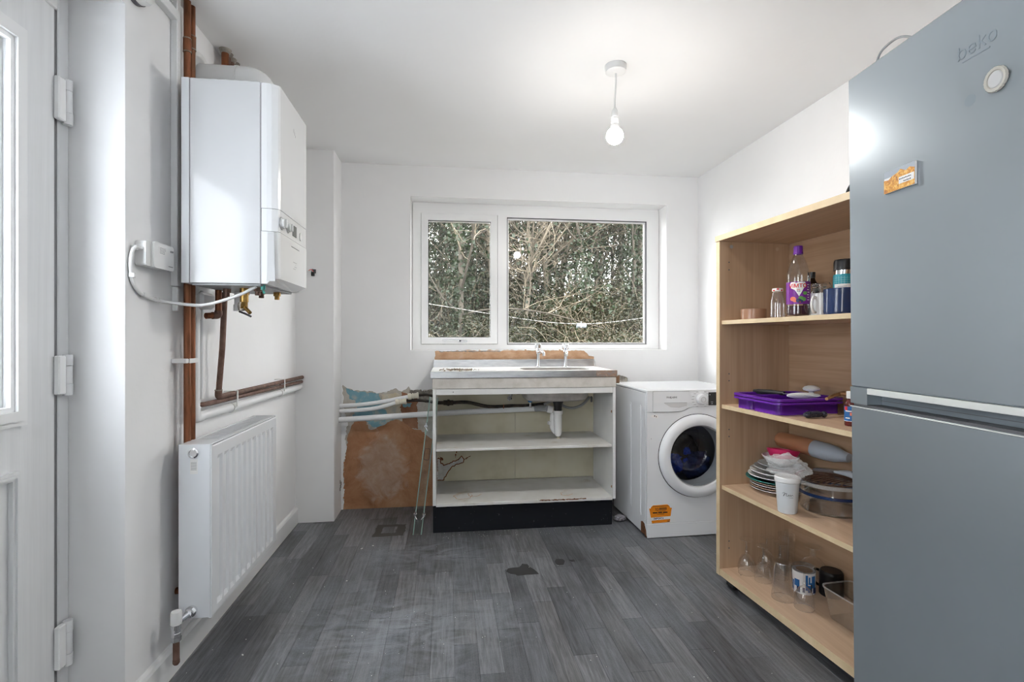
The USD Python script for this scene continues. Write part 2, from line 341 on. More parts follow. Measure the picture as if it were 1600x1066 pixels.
def extr(poly, d):
    gs = getattr(poly, 'geoms', [poly])
    return trimesh.util.concatenate([trimesh.creation.extrude_polygon(g, d, engine='earcut') for g in gs if g.area > 1e-9])

def place(g, o, x, y):
    """maps a mesh's x, y, z axes on x, y and x cross y at o"""
    x = np.asarray(x, float); y = np.asarray(y, float); z = np.cross(x, y)
    T = np.eye(4); T[:3, 0], T[:3, 1], T[:3, 2], T[:3, 3] = x, y, z, o
    g = g.copy(); g.apply_transform(T); return g

def mv(g, x=0, y=0, z=0):
    g = g.copy(); g.apply_translation([x, y, z]); return g

def rot(g, ang, axis=(0, 0, 1), at=(0, 0, 0)):
    g = g.copy(); g.apply_transform(trimesh.transformations.rotation_matrix(ang, axis, at)); return g

def rrect(x0, y0, x1, y1, r):
    return sbox(x0 + r, y0 + r, x1 - r, y1 - r).buffer(r, quad_segs=6)

def wrap(g, r, th0, z0):
    """bends a flat print (x along, y up, z out) round a cylinder"""
    g = g.copy(); v = np.array(g.vertices)
    a = th0 + v[:, 0] / r; R = r + v[:, 2]
    g.vertices = np.stack([R * np.cos(a), R * np.sin(a), v[:, 1] + z0], 1); return g

def sleeve(r, t0, t1, z0, z1, seg=40, th=0.0004):
    a = np.linspace(t0, t1, seg); V = []; F = []
    for q in a:
        c, s = math.cos(q), math.sin(q)
        V += [(r * c, r * s, z0), (r * c, r * s, z1), ((r + th) * c, (r + th) * s, z0), ((r + th) * c, (r + th) * s, z1)]
    for i in range(seg - 1):
        b = 4 * i; e = b + 4
        F += [(b + 2, e + 2, e + 3), (b + 2, e + 3, b + 3), (b, e + 1, e), (b, b + 1, e + 1), (b + 1, b + 3, e + 3), (b + 1, e + 3, e + 1), (b, e, e + 2), (b, e + 2, b + 2)]
    return trimesh.Trimesh(np.array(V), np.array(F), process=False)

def jag(pts, amp, step=0.012, seed=0, close=True):
    """roughens an outline"""
    p = [np.asarray(q, float) for q in pts]
    if close: p = p + [p[0]]
    out = []
    rg = np.random.default_rng(seed)
    for a, b in zip(p[:-1], p[1:]):
        L = np.linalg.norm(b - a); k = max(1, int(L / step))
        for i in range(k):
            q = a + (b - a) * i / k
            out.append(q + (rg.normal(0, amp, 2) if i else rg.normal(0, amp * .4, 2)))
    return Polygon(out).buffer(0)

def on_back(poly, y, d):
    """outline in (x, z) as a slab on the plane y, d thick towards the room"""
    return place(extr(poly, d), (0, y, 0), (1, 0, 0), (0, 0, 1))

# ------------------------------------------------------------ scene helpers
USED = {}
def numbered(parent, name):
    k = (parent, name); n = USED.get(k, 0); USED[k] = n + 1
    return name if n == 0 else f'{name}_{n:03d}'

def tag(prim, label=None, cat=None, group=None, kind=None):
    for k, v in (('label', label), ('category', cat), ('group', group), ('kind', kind)):
        if v: prim.SetCustomDataByKey(k, v)
    return prim

def thing(name, label=None, cat=None, loc=(0, 0, 0), rz=0.0, group=None, kind=None, rx=0.0, ry=0.0):
    x = UsdGeom.Xform.Define(stage, '/World/' + numbered('/World', name))
    x.AddTranslateOp().Set(Gf.Vec3d(*map(float, loc)))
    if rz: x.AddRotateZOp().Set(math.degrees(rz))
    if ry: x.AddRotateYOp().Set(math.degrees(ry))
    if rx: x.AddRotateXOp().Set(math.degrees(rx))
    return tag(x.GetPrim(), label, cat, group, kind)

def part(parent, name, g, mat, label=None, smooth=35, kind=None):
    base = str(parent.GetPath()) if parent else '/World'
    p = usdkit.mesh(stage, base + '/' + numbered(base, name), g, MT[mat], smooth=smooth).GetPrim()
    return tag(p, label, None, None, kind)

def solo(name, g, mat, label, cat, group=None, kind=None, smooth=35):
    p = part(None, name, g, mat, smooth=smooth)
    return tag(p, label, cat, group, kind)

def dup(src, loc, rz=0.0, label=None, group=None, scale=None, cat=None):
    was = src.GetCustomData()
    base = src.GetName()
    if base[-4:-3] == '_' and base[-3:].isdigit(): base = base[:-4]
    x = UsdGeom.Xform.Define(stage, '/World/' + numbered('/World', base))
    x.GetPrim().GetReferences().AddInternalReference(src.GetPath())
    x.ClearXformOpOrder()
    x.MakeMatrixXform().Set(Gf.Matrix4d().SetScale(Gf.Vec3d(*(scale or (1, 1, 1)))) * Gf.Matrix4d().SetRotate(Gf.Rotation(Gf.Vec3d(0, 0, 1), math.degrees(rz))) * Gf.Matrix4d().SetTranslate(Gf.Vec3d(*map(float, loc))))
    x.GetPrim().SetInstanceable(True)
    return tag(x.GetPrim(), label or was.get('label'), cat or was.get('category'), group or was.get('group'))

def text(s, h, d=0.0004, bold=False, center=True):
    g = meshkit.text_mesh(s, h, d, bold)
    if center:
        b = g.bounds; g.apply_translation([-(b[0][0] + b[1][0]) / 2, -h / 2, 0])
    return g

# ============================================================ THE ROOM
H = 2.30; BY = 3.45; LX = -0.93; RX = 1.80; FY = -2.2; COLX = -0.70; COLY = 3.235; DX = -1.075
WX0, WX1, WZ0, WZ1 = -0.25, 1.557, 1.055, 2.092          # kitchen window opening

# floor of printed vinyl planks
fl = thing('floor', kind='structure')
part(fl, 'subfloor', bx(-1.4, FY - .2, -0.12, RX + .2, BY + .3, -0.006), 'mark_dark')
pw = 0.0845
rg = np.random.default_rng(11)
rest = {}
row = 0
x = -1.16
while x < RX:
    y = BY + 0.02 - rg.uniform(0, .4)
    top = BY + 0.02
    while top > FY:
        y0 = max(y, FY)
        t = int(rg.integers(0, 6))
        g = bx(x + .0003, y0 + .0003, -0.006, min(x + pw, RX + .02) - .0003, top - .0003, 0.0, 0.0005)
        if top > 1.28 and x > -1.0:
            part(fl, 'plank', g, f'vinyl_tone_{t}', smooth=False)
        else:
            rest.setdefault(t, []).append(g)
        top = y0; y = top - rg.uniform(.27, .56)
        if y0 <= FY: break
    x += pw; row += 1
for t, gs in rest.items():
    part(fl, 'plank_field', cat(gs), f'vinyl_tone_{t}', smooth=False, kind='stuff')
def stain(pts, mat, seed, name='damp_stain', amp=.006, label=None):
    part(fl, name, mv(extr(jag(pts, amp, .02, seed).buffer(.004).buffer(-.004), .0004), z=.0001), mat, label, smooth=False)
stain([(.28, 2.43), (.33, 2.38), (.40, 2.385), (.435, 2.385), (.42, 2.44), (.40, 2.47), (.375, 2.51), (.35, 2.47), (.31, 2.47)], 'water_dark', 1, label='dark damp patch on the vinyl')
stain([(.545, 2.47), (.575, 2.475), (.585, 2.53), (.55, 2.54), (.535, 2.51)], 'water_dark', 2)
stain([(.62, 2.50), (.64, 2.50), (.64, 2.52), (.615, 2.52)], 'water_dark', 3, amp=.003)
sq = jag([(-.43, 2.95), (-.255, 2.95), (-.25, 3.13), (-.42, 3.14)], .004, .02, 4).difference(jag([(-.385, 3.00), (-.305, 3.00), (-.30, 3.10), (-.38, 3.10)], .004, .02, 5))
part(fl, 'dark_mark', mv(extr(sq, .0004), z=.0001), 'mark_dark', 'faint dark square mark on the vinyl', smooth=False)
crumbs = []
for i in range(120):
    s = rg.uniform(.0008, .0022) * (2.6 if i % 29 == 0 else 1)
    cx, cy = (rg.uniform(-.85, 1.2), rg.uniform(1.55, 2.95)) if i % 3 else (rg.normal(-.35, .25), rg.normal(2.0, .2))
    if -.05 < cx < 1.05 and cy > 2.9: continue
    if cx < -.88: continue
    crumbs.append(mv(rot(bx(-s, -s * .6, 0, s, s * .6, s * .5), rg.uniform(0, 6)), cx, cy, .0003))
for i in range(40):
    crumbs.append(mv(rot(bx(-.0015, -.0012, 0, .0015, .0012, .0012), rg.uniform(0, 6)), rg.uniform(-.05, .95), rg.uniform(2.87, 2.955), .0003))
solo('plaster_crumbs', cat(crumbs), 'crumb_white', 'small white plaster crumbs scattered over the grey vinyl floor', 'debris', kind='stuff', smooth=False)

# ceiling
c = bx(-1.4, FY - .2, H, RX + .2, BY + .3, H + .12)
p = part(None, 'ceiling', c, 'ceiling_paint', smooth=False); tag(p, kind='structure')

# back wall: brick leaf with the window hole, white plaster skin with holes where it was stripped
wb = thing('wall_back', kind='structure')
hole = sbox(WX0, WZ0, WX1, WZ1)
full = sbox(-1.4, -0.1, RX + .25, H + .1)
part(wb, 'outer_leaf', place(extr(full.difference(hole), 0.06), (0, BY + .26, 0), (1, 0, 0), (0, 0, 1)), 'outer_brick', smooth=False)
part(wb, 'reveal_block', place(extr(full.difference(hole), 0.194), (0, BY + .20, 0), (1, 0, 0), (0, 0, 1)), 'reveal_paint', smooth=False)
bare = [(-.694, .825), (-.672, .812), (-.645, .80), (-.62, .788), (-.58, .785), (-.54, .781), (-.50, .783), (-.475, .765), (-.43, .773), (-.40, .782), (-.345, .80), (-.31, .775),
        (-.285, .79), (-.265, .812), (-.25, .785), (-.20, .788), (-.15, .785), (-.08, .80), (-.02, .86), (1.0, .87), (1.08, .868), (1.13, .872), (1.16, .862), (1.185, .868), (1.21, .875), (1.25, .862), (1.27, .85), (1.27, -.02), (-.69, -.02), (-.683, .12), (-.69, .28), (-.668, .40), (-.675, .48), (-.662, .58), (-.69, .70)]
bare_poly = jag(bare, .0035, .010, 21)
strip_poly = jag([(-.088, .99), (-.088, 1.048), (.30, 1.051), (.80, 1.050), (.95, 1.049), (.972, 1.03), (.985, 1.012), (1.02, 1.008), (1.022, .985), (1.02, .90), (-.088, .90)], .002, .012, 22)
skin = full.difference(hole).difference(bare_poly).difference(strip_poly)
part(wb, 'plaster_skin', place(extr(skin, 0.006), (0, BY + .006, 0), (1, 0, 0), (0, 0, 1)), 'wall_paint', smooth=False)
part(wb, 'bare_render', on_back(bare_poly.buffer(.03), BY + .0062, .0005), 'bare_render', 'stripped wall of mixed beige render', smooth=False)
part(wb, 'plaster_strip', on_back(strip_poly.buffer(.004), BY + .0058, .0026), 'skim_brown', 'strip of bare pink brown plaster under the sill', smooth=False)
part(wb, 'plaster_strip', on_back(jag([(-.06, 1.043), (.36, 1.043), (.36, 1.049), (-.06, 1.049)], .0015, .012, 23), BY + .0030, .001), 'grime', smooth=False)
lower = jag([(-.69, -.02), (-.684, .30), (-.665, .42), (-.66, .50), (-.64, .54), (-.60, .60), (-.555, .605), (-.54, .56), (-.51, .52), (-.49, .525), (-.45, .545), (-.42, .555), (-.40, .57), (-.36, .585), (-.335, .59), (-.30, .575), (-.27, .55), (-.235, .525), (-.20, .515), (-.16, .50), (-.12, .46), (-.08, .44), (-.08, -.02)], .004, .012, 24)
part(wb, 'brown_plaster', on_back(lower, BY + .0056, .0022), 'brown_plaster', 'rough orange brown plaster patch', smooth=False)
blue = jag([(-.675, .805), (-.62, .783), (-.545, .776), (-.50, .772), (-.46, .760), (-.44, .72), (-.43, .66), (-.40, .64), (-.37, .60), (-.345, .56), (-.42, .545), (-.47, .535), (-.52, .56), (-.56, .60), (-.60, .60), (-.63, .62), (-.60, .66), (-.61, .72), (-.65, .74), (-.665, .77)], .004, .010, 26)
part(wb, 'blue_paint', on_back(blue, BY + .0057, .0012), 'blue_paint', 'flaking pale blue paint', smooth=False)
blue2 = jag([(-.30, .672), (-.25, .675), (-.24, .70), (-.30, .70)], .003, .010, 27)
part(wb, 'blue_paint', on_back(blue2, BY + .0040, .0006), 'blue_paint', smooth=False)
cream = jag([(-.44, .760), (-.38, .765), (-.335, .77), (-.315, .74), (-.31, .66), (-.33, .60), (-.38, .60), (-.41, .64), (-.425, .70)], .004, .010, 28)
part(wb, 'cream_paint', on_back(cream, BY + .0049, .0010), 'cream_paint', 'scuffed cream paint', smooth=False)
dark = jag([(-.31, .775), (-.25, .755), (-.21, .745), (-.205, .66), (-.205, .52), (-.30, .55), (-.315, .66)], .003, .010, 29)
part(wb, 'chased_plaster', on_back(dark, BY + .0052, .0015), 'brown_plaster_dark', 'darker red brown plaster in an old chase', smooth=False)
gr = jag([(-.26, .79), (-.15, .782), (-.08, .79), (-.08, .70), (-.16, .705), (-.22, .72), (-.25, .75)], .004, .010, 30)
part(wb, 'grime_patch', on_back(gr, BY + .0050, .0008), 'grime', smooth=False)
gr2 = jag([(1.135, .855), (1.165, .872), (1.20, .882), (1.225, .872), (1.25, .858), (1.25, .84), (1.135, .84)], .003, .008, 31)
part(wb, 'grime_patch', on_back(gr2, BY + .0045, .0025), 'grime', smooth=False)

# left wall with the door recess, and the boxed column in the corner
wl = thing('wall_left', kind='structure')
part(wl, 'plaster', bx(-1.4, 1.592, -.1, LX, BY, H + .05), 'wall_paint', smooth=False)
part(wl, 'lintel', bx(-1.4, .50, 2.105, LX, 1.592, H + .05), 'wall_paint', smooth=False)
part(wl, 'near_wall', place(extr(sbox(FY, -.1, .50, H + .05).difference(sbox(-2.0, .45, -.70, 2.12)), .24), (LX - .24, 0, 0), (0, 1, 0), (0, 0, 1)), 'wall_paint', smooth=False)
wc = thing('wall_corner', kind='structure')
part(wc, 'corner_boxing', bx(LX - .02, COLY, -.01, COLX, BY, H + .02, .003), 'wall_paint', 'boxed white column in the corner', smooth=False)
g = bx(-.705, 3.395, .145, -.697, 3.43, .185)
part(wc, 'broken_edge', cat([mv(rot(bx(-.004, -.006, 0, .004, .006, .02), i), -.700, 3.40 + .012 * (i % 3), .14 + .016 * i) for i in range(4)]), 'grime', 'chipped dark edge of the boxing', smooth=False)
# right wall
wr = part(None, 'wall_right', bx(RX, FY, -.1, RX + .2, BY + .2, H + .05), 'wall_paint', smooth=False); tag(wr, kind='structure')
# wall behind the camera with a wide window
wf = part(None, 'wall_front', bx(-1.4, FY - .2, -.1, RX + .25, FY, H + .1), 'wall_paint', smooth=False); tag(wf, kind='structure')
w2 = thing('window_2', kind='structure')
fr2 = sbox(-2.0, .45, -.70, 2.12).difference(sbox(-1.94, .51, -1.38, 2.06)).difference(sbox(-1.32, .51, -.76, 2.06))
part(w2, 'frame', place(extr(fr2, .06), (LX - .16, 0, 0), (0, 1, 0), (0, 0, 1)), 'upvc', smooth=False)
for a, b in ((-1.94, -1.38), (-1.32, -.76)):
    part(w2, 'pane', bx(LX - .132, a - .005, .505, LX - .128, b + .005, 2.065), 'pane_glass', smooth=False)

# skirting board
bl = thing('baseboard_left', kind='structure')
sk = Polygon([(0, 0), (.016, 0), (.016, .085), (.012, .095), (.006, .100), (0, .102)])
part(bl, 'board', place(extr(sk, COLY - 1.594), (LX + .0005, COLY - .0005, 0), (1, 0, 0), (0, 0, 1)), 'gloss_white', smooth=False)

# boxed trim on the left wall, running over the door
tr = thing('trim_1', kind='structure')
part(tr, 'upright', bx(LX, 1.832, 1.31, LX + .022, 1.856, H - .001, .002), 'gloss_white', smooth=False)
part(tr, 'upright', bx(LX, 1.840, 1.225, LX + .018, 1.856, 1.309, .002), 'gloss_white', smooth=False)
part(tr, 'head', bx(LX, .55, 2.208, LX + .024, 1.832, 2.242, .002), 'gloss_white', smooth=False)
part(tr, 'upper_board', bx(LX, .55, 2.262, LX + .014, 1.825, H - .001, .002), 'gloss_white', smooth=False)

# ---- kitchen window
w1 = thing('window_1', kind='structure')
FYW = BY + .13                                             # room face of the frame
fx0, fx1, fz0, fz1 = WX0 + .004, WX1 - .002, WZ0 + .001, 2.076
frame = sbox(fx0, fz0, fx1, fz1).difference(sbox(-.188, 1.092, .352, 2.014)).difference(sbox(.418, 1.090, 1.462, 2.002))
part(w1, 'frame', place(extr(frame, .065), (0, FYW + .065, 0), (1, 0, 0), (0, 0, 1)), 'upvc', smooth=False)
part(w1, 'head_filler', bx(WX0 + .002, FYW + .006, 2.076, WX1 - .002, FYW + .06, WZ1 - .0005), 'wall_paint', smooth=False)
def ring(x0, z0, x1, z1, w, y, d, b=.004):
    out = []
    a, c2 = sbox(x0, z0, x1, z1), sbox(x0 + w, z0 + w, x1 - w, z1 - w)
    return place(extr(a.difference(c2), d), (0, y + d, 0), (1, 0, 0), (0, 0, 1))
sash = part(w1, 'sash_frame', ring(-.1845, 1.0955, .3485, 2.0105, .0465, FYW - .012, .07), 'upvc', smooth=False)
part(w1, 'gasket', ring(-.1395, 1.1405, .3035, 1.9655, .004, FYW - .004, .01), 'dark_grey', smooth=False)
part(w1, 'gasket', ring(.4175, 1.0895, 1.4625, 2.0025, .005, FYW + .004, .012), 'dark_grey', smooth=False)
part(w1, 'bead', ring(.4185, 1.0905, 1.4615, 2.0015, .014, FYW + .0162, .02), 'upvc', smooth=False)
part(w1, 'pane', bx(-.142, FYW + .025, 1.138, .306, FYW + .029, 1.968), 'pane_glass', smooth=False)
part(w1, 'pane', bx(.416, FYW + .038, 1.088, 1.464, FYW + .042, 2.004), 'pane_glass', smooth=False)
hy = FYW - .012
part(w1, 'handle', cat(bx(.070, hy - .014, 1.107, .135, hy - .0005, 1.123, .004), bx(-.042, hy - .03, 1.122, .085, hy - .018, 1.130, .003), cyl((.084, hy, 1.115), (.084, hy - .026, 1.118), .011, 20)), 'chrome', 'chrome casement window handle')
part(w1, 'handle_lock', cyl((.084, hy - .0262, 1.118), (.084, hy - .029, 1.118), .007, 16), 'dark_grey')

# ---- back door on the left
d1 = thing('door_1', kind='structure')
part(d1, 'frame_jamb', bx(-1.16, 1.552, 0, DX - .002, 1.5915, 2.10, .003), 'upvc', smooth=False)
part(d1, 'frame_jamb', bx(-1.16, .5005, 0, DX - .002, .545, 2.10, .003), 'upvc', smooth=False)
part(d1, 'frame_head', bx(-1.16, .546, 2.045, DX - .002, 1.551, 2.104, .003), 'upvc', smooth=False)
part(d1, 'threshold', bx(-1.18, .546, 0, DX, 1.551, .02, .003), 'upvc', smooth=False)
def yz(poly, x, d):       # outline in (y, z) as a slab whose room face is x
    return place(extr(poly, d), (x - d, 0, 0), (0, 1, 0), (0, 0, 1))
leaf = sbox(.55, .022, 1.5335, 2.040).difference(sbox(.70, .962, 1.379, 1.866))
part(d1, 'leaf', yz(leaf, DX, .05), 'door_white', 'white woodgrain door leaf', smooth=False)
part(d1, 'gap_seal', bx(DX - .045, 1.5340, .022, DX - .006, 1.5515, 2.044), 'seam_grey', smooth=False)
for w0, w1_, hh in ((0.0, .050, .012), (.012, .036, .020)):
    q = sbox(.70 - w1_, .962 - w1_, 1.379 + w1_, 1.866 + w1_).difference(sbox(.70 - w0, .962 - w0, 1.379 + w0, 1.866 + w0))
    part(d1, 'glazing_bead', yz(q, DX + hh, hh - .0005), 'upvc', smooth=False)
part(d1, 'glazing_step', yz(sbox(.70, .962, 1.379, 1.866).difference(sbox(.715, .977, 1.364, 1.851)), DX - .006, .012), 'upvc', smooth=False)
part(d1, 'frosted_pane', bx(DX - .03, .702, .964, DX - .026, 1.377, 1.864), 'frosted_pane', smooth=False)
part(d1, 'lead_line', bx(DX - .0255, 1.362, .98, DX - .0245, 1.365, 1.85), 'mid_grey', smooth=False)
for zz0, zz1 in ((.12, .80),):
    for ya, yb in ((.66, .995), (1.075, 1.408)):
        q = sbox(ya, zz0, yb, zz1).difference(sbox(ya + .022, zz0 + .022, yb - .022, zz1 - .022))
        part(d1, 'panel_moulding', yz(q, DX + .012, .0115), 'door_white', smooth=False)
        q = sbox(ya + .008, zz0 + .008, yb - .008, zz1 - .008).difference(sbox(ya + .015, zz0 + .015, yb - .015, zz1 - .015))
        part(d1, 'panel_moulding', yz(q, DX + .017, .0048), 'door_white', smooth=False)
        part(d1, 'panel', bx(DX, ya + .06, zz0 + .06, DX + .009, yb - .06, zz1 - .06, .008), 'door_white', smooth=False)
for z0, z1 in ((1.737, 1.856), (.976, 1.084), (.217, .336)):
    hgp = part(d1, 'hinge', bx(DX + .0005, 1.529, z0, DX + .016, 1.556, z1, .003), 'upvc', 'white door hinge', smooth=False)
    base = str(hgp.GetPath())
    part(hgp, 'knuckle', cyl((DX + .012, 1.566, z0 - .004), (DX + .012, 1.566, z0 + .028), .0115, 18), 'upvc')
    part(hgp, 'knuckle', cyl((DX + .012, 1.566, z0 + .029), (DX + .012, 1.566, z1 - .029), .0108, 18), 'upvc')
    part(hgp, 'knuckle', cyl((DX + .012, 1.566, z1 - .028), (DX + .012, 1.566, z1 + .002), .0115, 18), 'upvc')

# ============================================================ LEFT WALL THINGS
# ---- boiler
bo = thing('boiler', 'white wall-hung boiler with control dials above the radiator', 'boiler')
z0b, z1b = 1.317, 1.998
def plan(poly, za, zb):
    return mv(extr(poly, zb - za), z=za)
part(bo, 'standoff_frame', plan(sbox(-.876, 1.792, -.852, 2.146), z0b, z1b + .001), 'enamel', smooth=False)
part(bo, 'wall_bracket', bx(LX, 1.90, 1.85, -.876, 2.05, 1.95), 'mid_grey', smooth=False)
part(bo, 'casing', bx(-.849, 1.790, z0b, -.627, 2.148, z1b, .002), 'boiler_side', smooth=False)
part(bo, 'seam', bx(-.630, 1.792, z0b + .002, -.621, 2.146, z1b - .002), 'seam_grey', smooth=False)
part(bo, 'seam', bx(-.853, 1.794, z0b + .002, -.847, 2.144, z1b - .002), 'seam_grey', smooth=False)
fp = Polygon([(-.624, 1.790), (-.606, 1.790), (-.592, 1.793), (-.574, 1.803), (-.569, 1.812), (-.569, 2.126), (-.574, 2.135), (-.592, 2.145), (-.606, 2.148), (-.624, 2.148)])
part(bo, 'front_panel', plan(fp, 1.5725, z1b - .004), 'boiler_white', smooth=False)
part(bo, 'control_panel', plan(fp.buffer(-.0008), 1.4955, 1.571), 'boiler_white', smooth=False)
lowp = plan(fp, z0b, 1.494)
v = np.array(lowp.vertices); sel = (v[:, 2] < z0b + .001) & (v[:, 0] > -.60); v[sel, 2] += .018; lowp.vertices = v
part(bo, 'lower_flap', lowp, 'boiler_white', smooth=False)
part(bo, 'facet', cat(place(extr(Polygon([(0, 0), (.026, 0), (.022, .165), (.003, .165)]), .0012), (-.606, 1.7895, 1.326), (.82, .12, 0) / np.linalg.norm((.82, .12, 0)), (0, 0, 1))), 'boiler_side', smooth=False)
part(bo, 'panel_gap', plan(fp.buffer(-.003), 1.4930, 1.4965), 'seam_grey', smooth=False)
part(bo, 'panel_gap', plan(fp.buffer(-.003), 1.5700, 1.5735), 'seam_grey', smooth=False)
for yd, rr in ((1.826, .021), (1.893, .018)):
    dl = part(bo, 'dial', cat(cyl((-.5698, yd, 1.529), (-.566, yd, 1.529), rr, 28), cyl((-.566, yd, 1.529), (-.558, yd, 1.529), rr * .82, 28)), 'boiler_white')
    part(dl, 'dial_grip', bx(-.558, yd - .003, 1.529 - rr * .75, -.551, yd + .003, 1.529 + rr * .75, .0015), 'plastic_white')
    part(dl, 'dial_ring', lathe([(rr * 1.0, 0), (rr * 1.12, 0), (rr * 1.12, .0008), (rr, .0008), (rr, 0)], 32).apply_transform(trimesh.transformations.rotation_matrix(PI / 2, (0, 1, 0))).apply_translation((-.5697, yd, 1.529)), 'mid_grey')
part(bo, 'display', bx(-.571, 1.948, 1.512, -.5675, 1.992, 1.552, .001), 'lcd', smooth=False)
part(bo, 'button', cyl((-.571, 2.045, 1.526), (-.5665, 2.045, 1.526), .015, 24), 'plastic_white')
part(bo, 'vent_slot', bx(-.5705, 1.93, 1.468, -.5685, 2.03, 1.4705), 'dark_grey', smooth=False)
for i in range(4):
    part(bo, 'small_print', bx(-.5695, 1.955 + .014 * (i % 3), 1.39 + .008 * i, -.5687, 1.985 + .012 * (i % 2), 1.3925 + .008 * i), 'print_grey', smooth=False)
for i, (yy, zz) in enumerate(((1.958, 1.905), (1.968, 1.899), (1.978, 1.894))):
    part(bo, 'maker_mark', bx(-.5695, yy, zz - .008, -.5687, yy + .005, zz + .006 - .003 * i), 'print_grey', smooth=False)
part(bo, 'base_tray', bx(-.846, 1.80, z0b - .006, -.63, 2.14, z0b - .0005), 'mid_grey', smooth=False)
fu = part(bo, 'flue_pipe', tube(bend([(LX + .001, 2.04, 2.112), (-.71, 2.04, 2.112), (-.71, 2.04, z1b + .001)], .085, 10), .055, 32), 'plastic_white', 'white plastic flue elbow on top')
part(fu, 'flue_joint', cyl((-.795, 2.04, 2.112), (-.786, 2.04, 2.112), .0575, 32), 'plastic_white')
part(bo, 'flue_collar', cyl((LX + .0005, 2.04, 2.108), (LX + .008, 2.04, 2.108), .098, 40), 'plastic_white')
vv = part(bo, 'drain_valve', cat(cyl((-.72, 1.90, z0b - .002), (-.72, 1.90, 1.262), .014, 16), cyl((-.72, 1.90, 1.262), (-.715, 1.885, 1.240), .012, 16)), 'brass', 'brass valve under the boiler')
part(vv, 'valve_lever', cyl((-.716, 1.888, 1.245), (-.690, 1.872, 1.222), .0065, 12), 'brass')
part(vv, 'valve_body', lathe([(0, -.016), (.014, -.014), (.017, 0), (.014, .014), (0, .016)], 18).apply_translation((-.725, 1.90, 1.246)), 'solder')
part(bo, 'teal_cap', cat(cyl((-.632, 1.83, 1.316), (-.632, 1.83, 1.300), .008, 14), cyl((-.632, 1.83, 1.300), (-.628, 1.83, 1.287), .004, 10)), 'teal_plastic', 'teal filling key')
for i, (xx, yy) in enumerate(((-.79, 1.93), (-.76, 2.02), (-.69, 1.98), (-.66, 2.06), (-.66, 1.86))):
    part(bo, 'connector', cat(cyl((xx, yy, z0b - .004), (xx, yy, z0b - .02), .013, 14), cyl((xx, yy, z0b - .0205), (xx, yy, z0b - .034), .009, 14)), 'brass' if i % 2 else 'copper_dull')
part(bo, 'pressure_outlet', cat(cyl((-.80, 2.06, z0b - .003), (-.80, 2.06, 1.262), .016, 16), cyl((-.80, 2.06, 1.262), (-.80, 2.06, 1.238), .019, 16)), 'plastic_white')
part(bo, 'sensor_lead', tube(spline([(-.79, 2.04, 1.235), (-.76, 2.02, 1.225), (-.735, 2.0, 1.215)], 8), .004, 8), 'dark_grey')

# ---- copper risers by the wall
def riser(y, xx, top, zc, label):
    t = thing('copper_pipe', label, 'pipe')
    part(t, 'pipe', tube(bend([(LX - .004, y, .262), (xx, y, .262), (xx, y, top)], .025, 6), .011, 18), 'copper')
    for z in zc:
        c2 = part(t, 'coupling', cyl((xx, y, z - .022), (xx, y, z + .022), .0128, 18), 'copper')
        [part(c2, 'solder_ring', lathe([(.011, -.002), (.0132, -.002), (.0136, 0), (.0132, .002), (.011, .002), (.011, -.002)], 18).apply_translation((xx, y, z + s)), 'solder') for s in (-.023, .023)]
riser(1.869, -.894, H - .001, (2.145, .62), 'nearer full-height bare copper riser left of the boiler')
riser(1.898, -.893, H - .001, (2.17,), 'farther full-height bare copper riser, tight against the boiler side')
t = thing('pipe_bracket', 'white two-pipe clip holding the copper risers at mid height', 'pipe clip')
part(t, 'bracket', cat(bx(LX, 1.838, 1.047, -.882, 1.855, 1.063, .002), bx(-.8825, 1.855, 1.047, -.8785, 1.914, 1.063, .001)), 'plastic_white')
# stubs above the boiler
stubs = [(2.165, -.893, .014), (2.196, -.895, .011), (2.235, -.897, .011), (2.268, -.897, .011)]
labs = ['thickest copper stub in the ceiling above the boiler flue', 'slim copper stub right beside the thickest ceiling stub', 'dark copper stub second from the right above the boiler', 'rightmost dark copper stub in the ceiling above the boiler']
for (yy, xx, rr), lb in zip(stubs, labs):
    t = thing('copper_stub', lb, 'pipe')
    part(t, 'pipe', cyl((xx, yy, 1.99), (xx, yy, H - .001), rr, 16), 'copper' if rr > .012 else 'copper_dull')
    part(t, 'ceiling_mastic', lathe([(rr, 0), (rr + .009, 0), (rr + .005, -.012), (rr, -.016), (rr, 0)], 16).apply_translation((xx, yy, H - .0006)), 'grime')

# heating pipes dropping from the boiler and running along the wall
t = thing('heating_pipe', 'upper dull copper pipe running along the wall above the radiator', 'pipe')
part(t, 'pipe', tube(bend([(-.862, 2.086, 1.312), (-.872, 2.089, 1.1), (-.889, 2.094, .908), (-.889, 2.12, .904), (-.889, COLY - .001, .896)], .014, 7), .0105, 16), 'copper_dull')
part(t, 'elbow', tube(bend([(-.8875, 2.0935, .93), (-.889, 2.094, .906), (-.889, 2.118, .904)], .014, 7), .0128, 16), 'copper_dull')
part(t, 'solder_ring', cyl((-.888, 2.0935, .929), (-.888, 2.0933, .933), .0136, 16), 'solder')
t = thing('heating_pipe', 'lower dull copper pipe turning up in a thin dark riser', 'pipe')
part(t, 'pipe', tube(bend([(-.905, 1.972, 1.25), (-.905, 1.972, .889), (-.897, 2.0, .887), (-.893, COLY - .001, .868)], .02, 6), [.004] * 4 + [.005, .006, .008] + [.0095] * (len(bend([(-.905, 1.972, 1.25), (-.905, 1.972, .889), (-.897, 2.0, .887), (-.893, COLY - .001, .868)], .02, 6)) - 7), 14), 'copper_dull')
t = thing('gas_pipe', 'short brown copper drop with an elbow under the boiler', 'pipe')
part(t, 'pipe', tube(bend([(-.842, 1.985, 1.312), (-.842, 1.985, 1.218), (-.868, 1.945, 1.214)], .016, 7), .011, 16), 'copper')
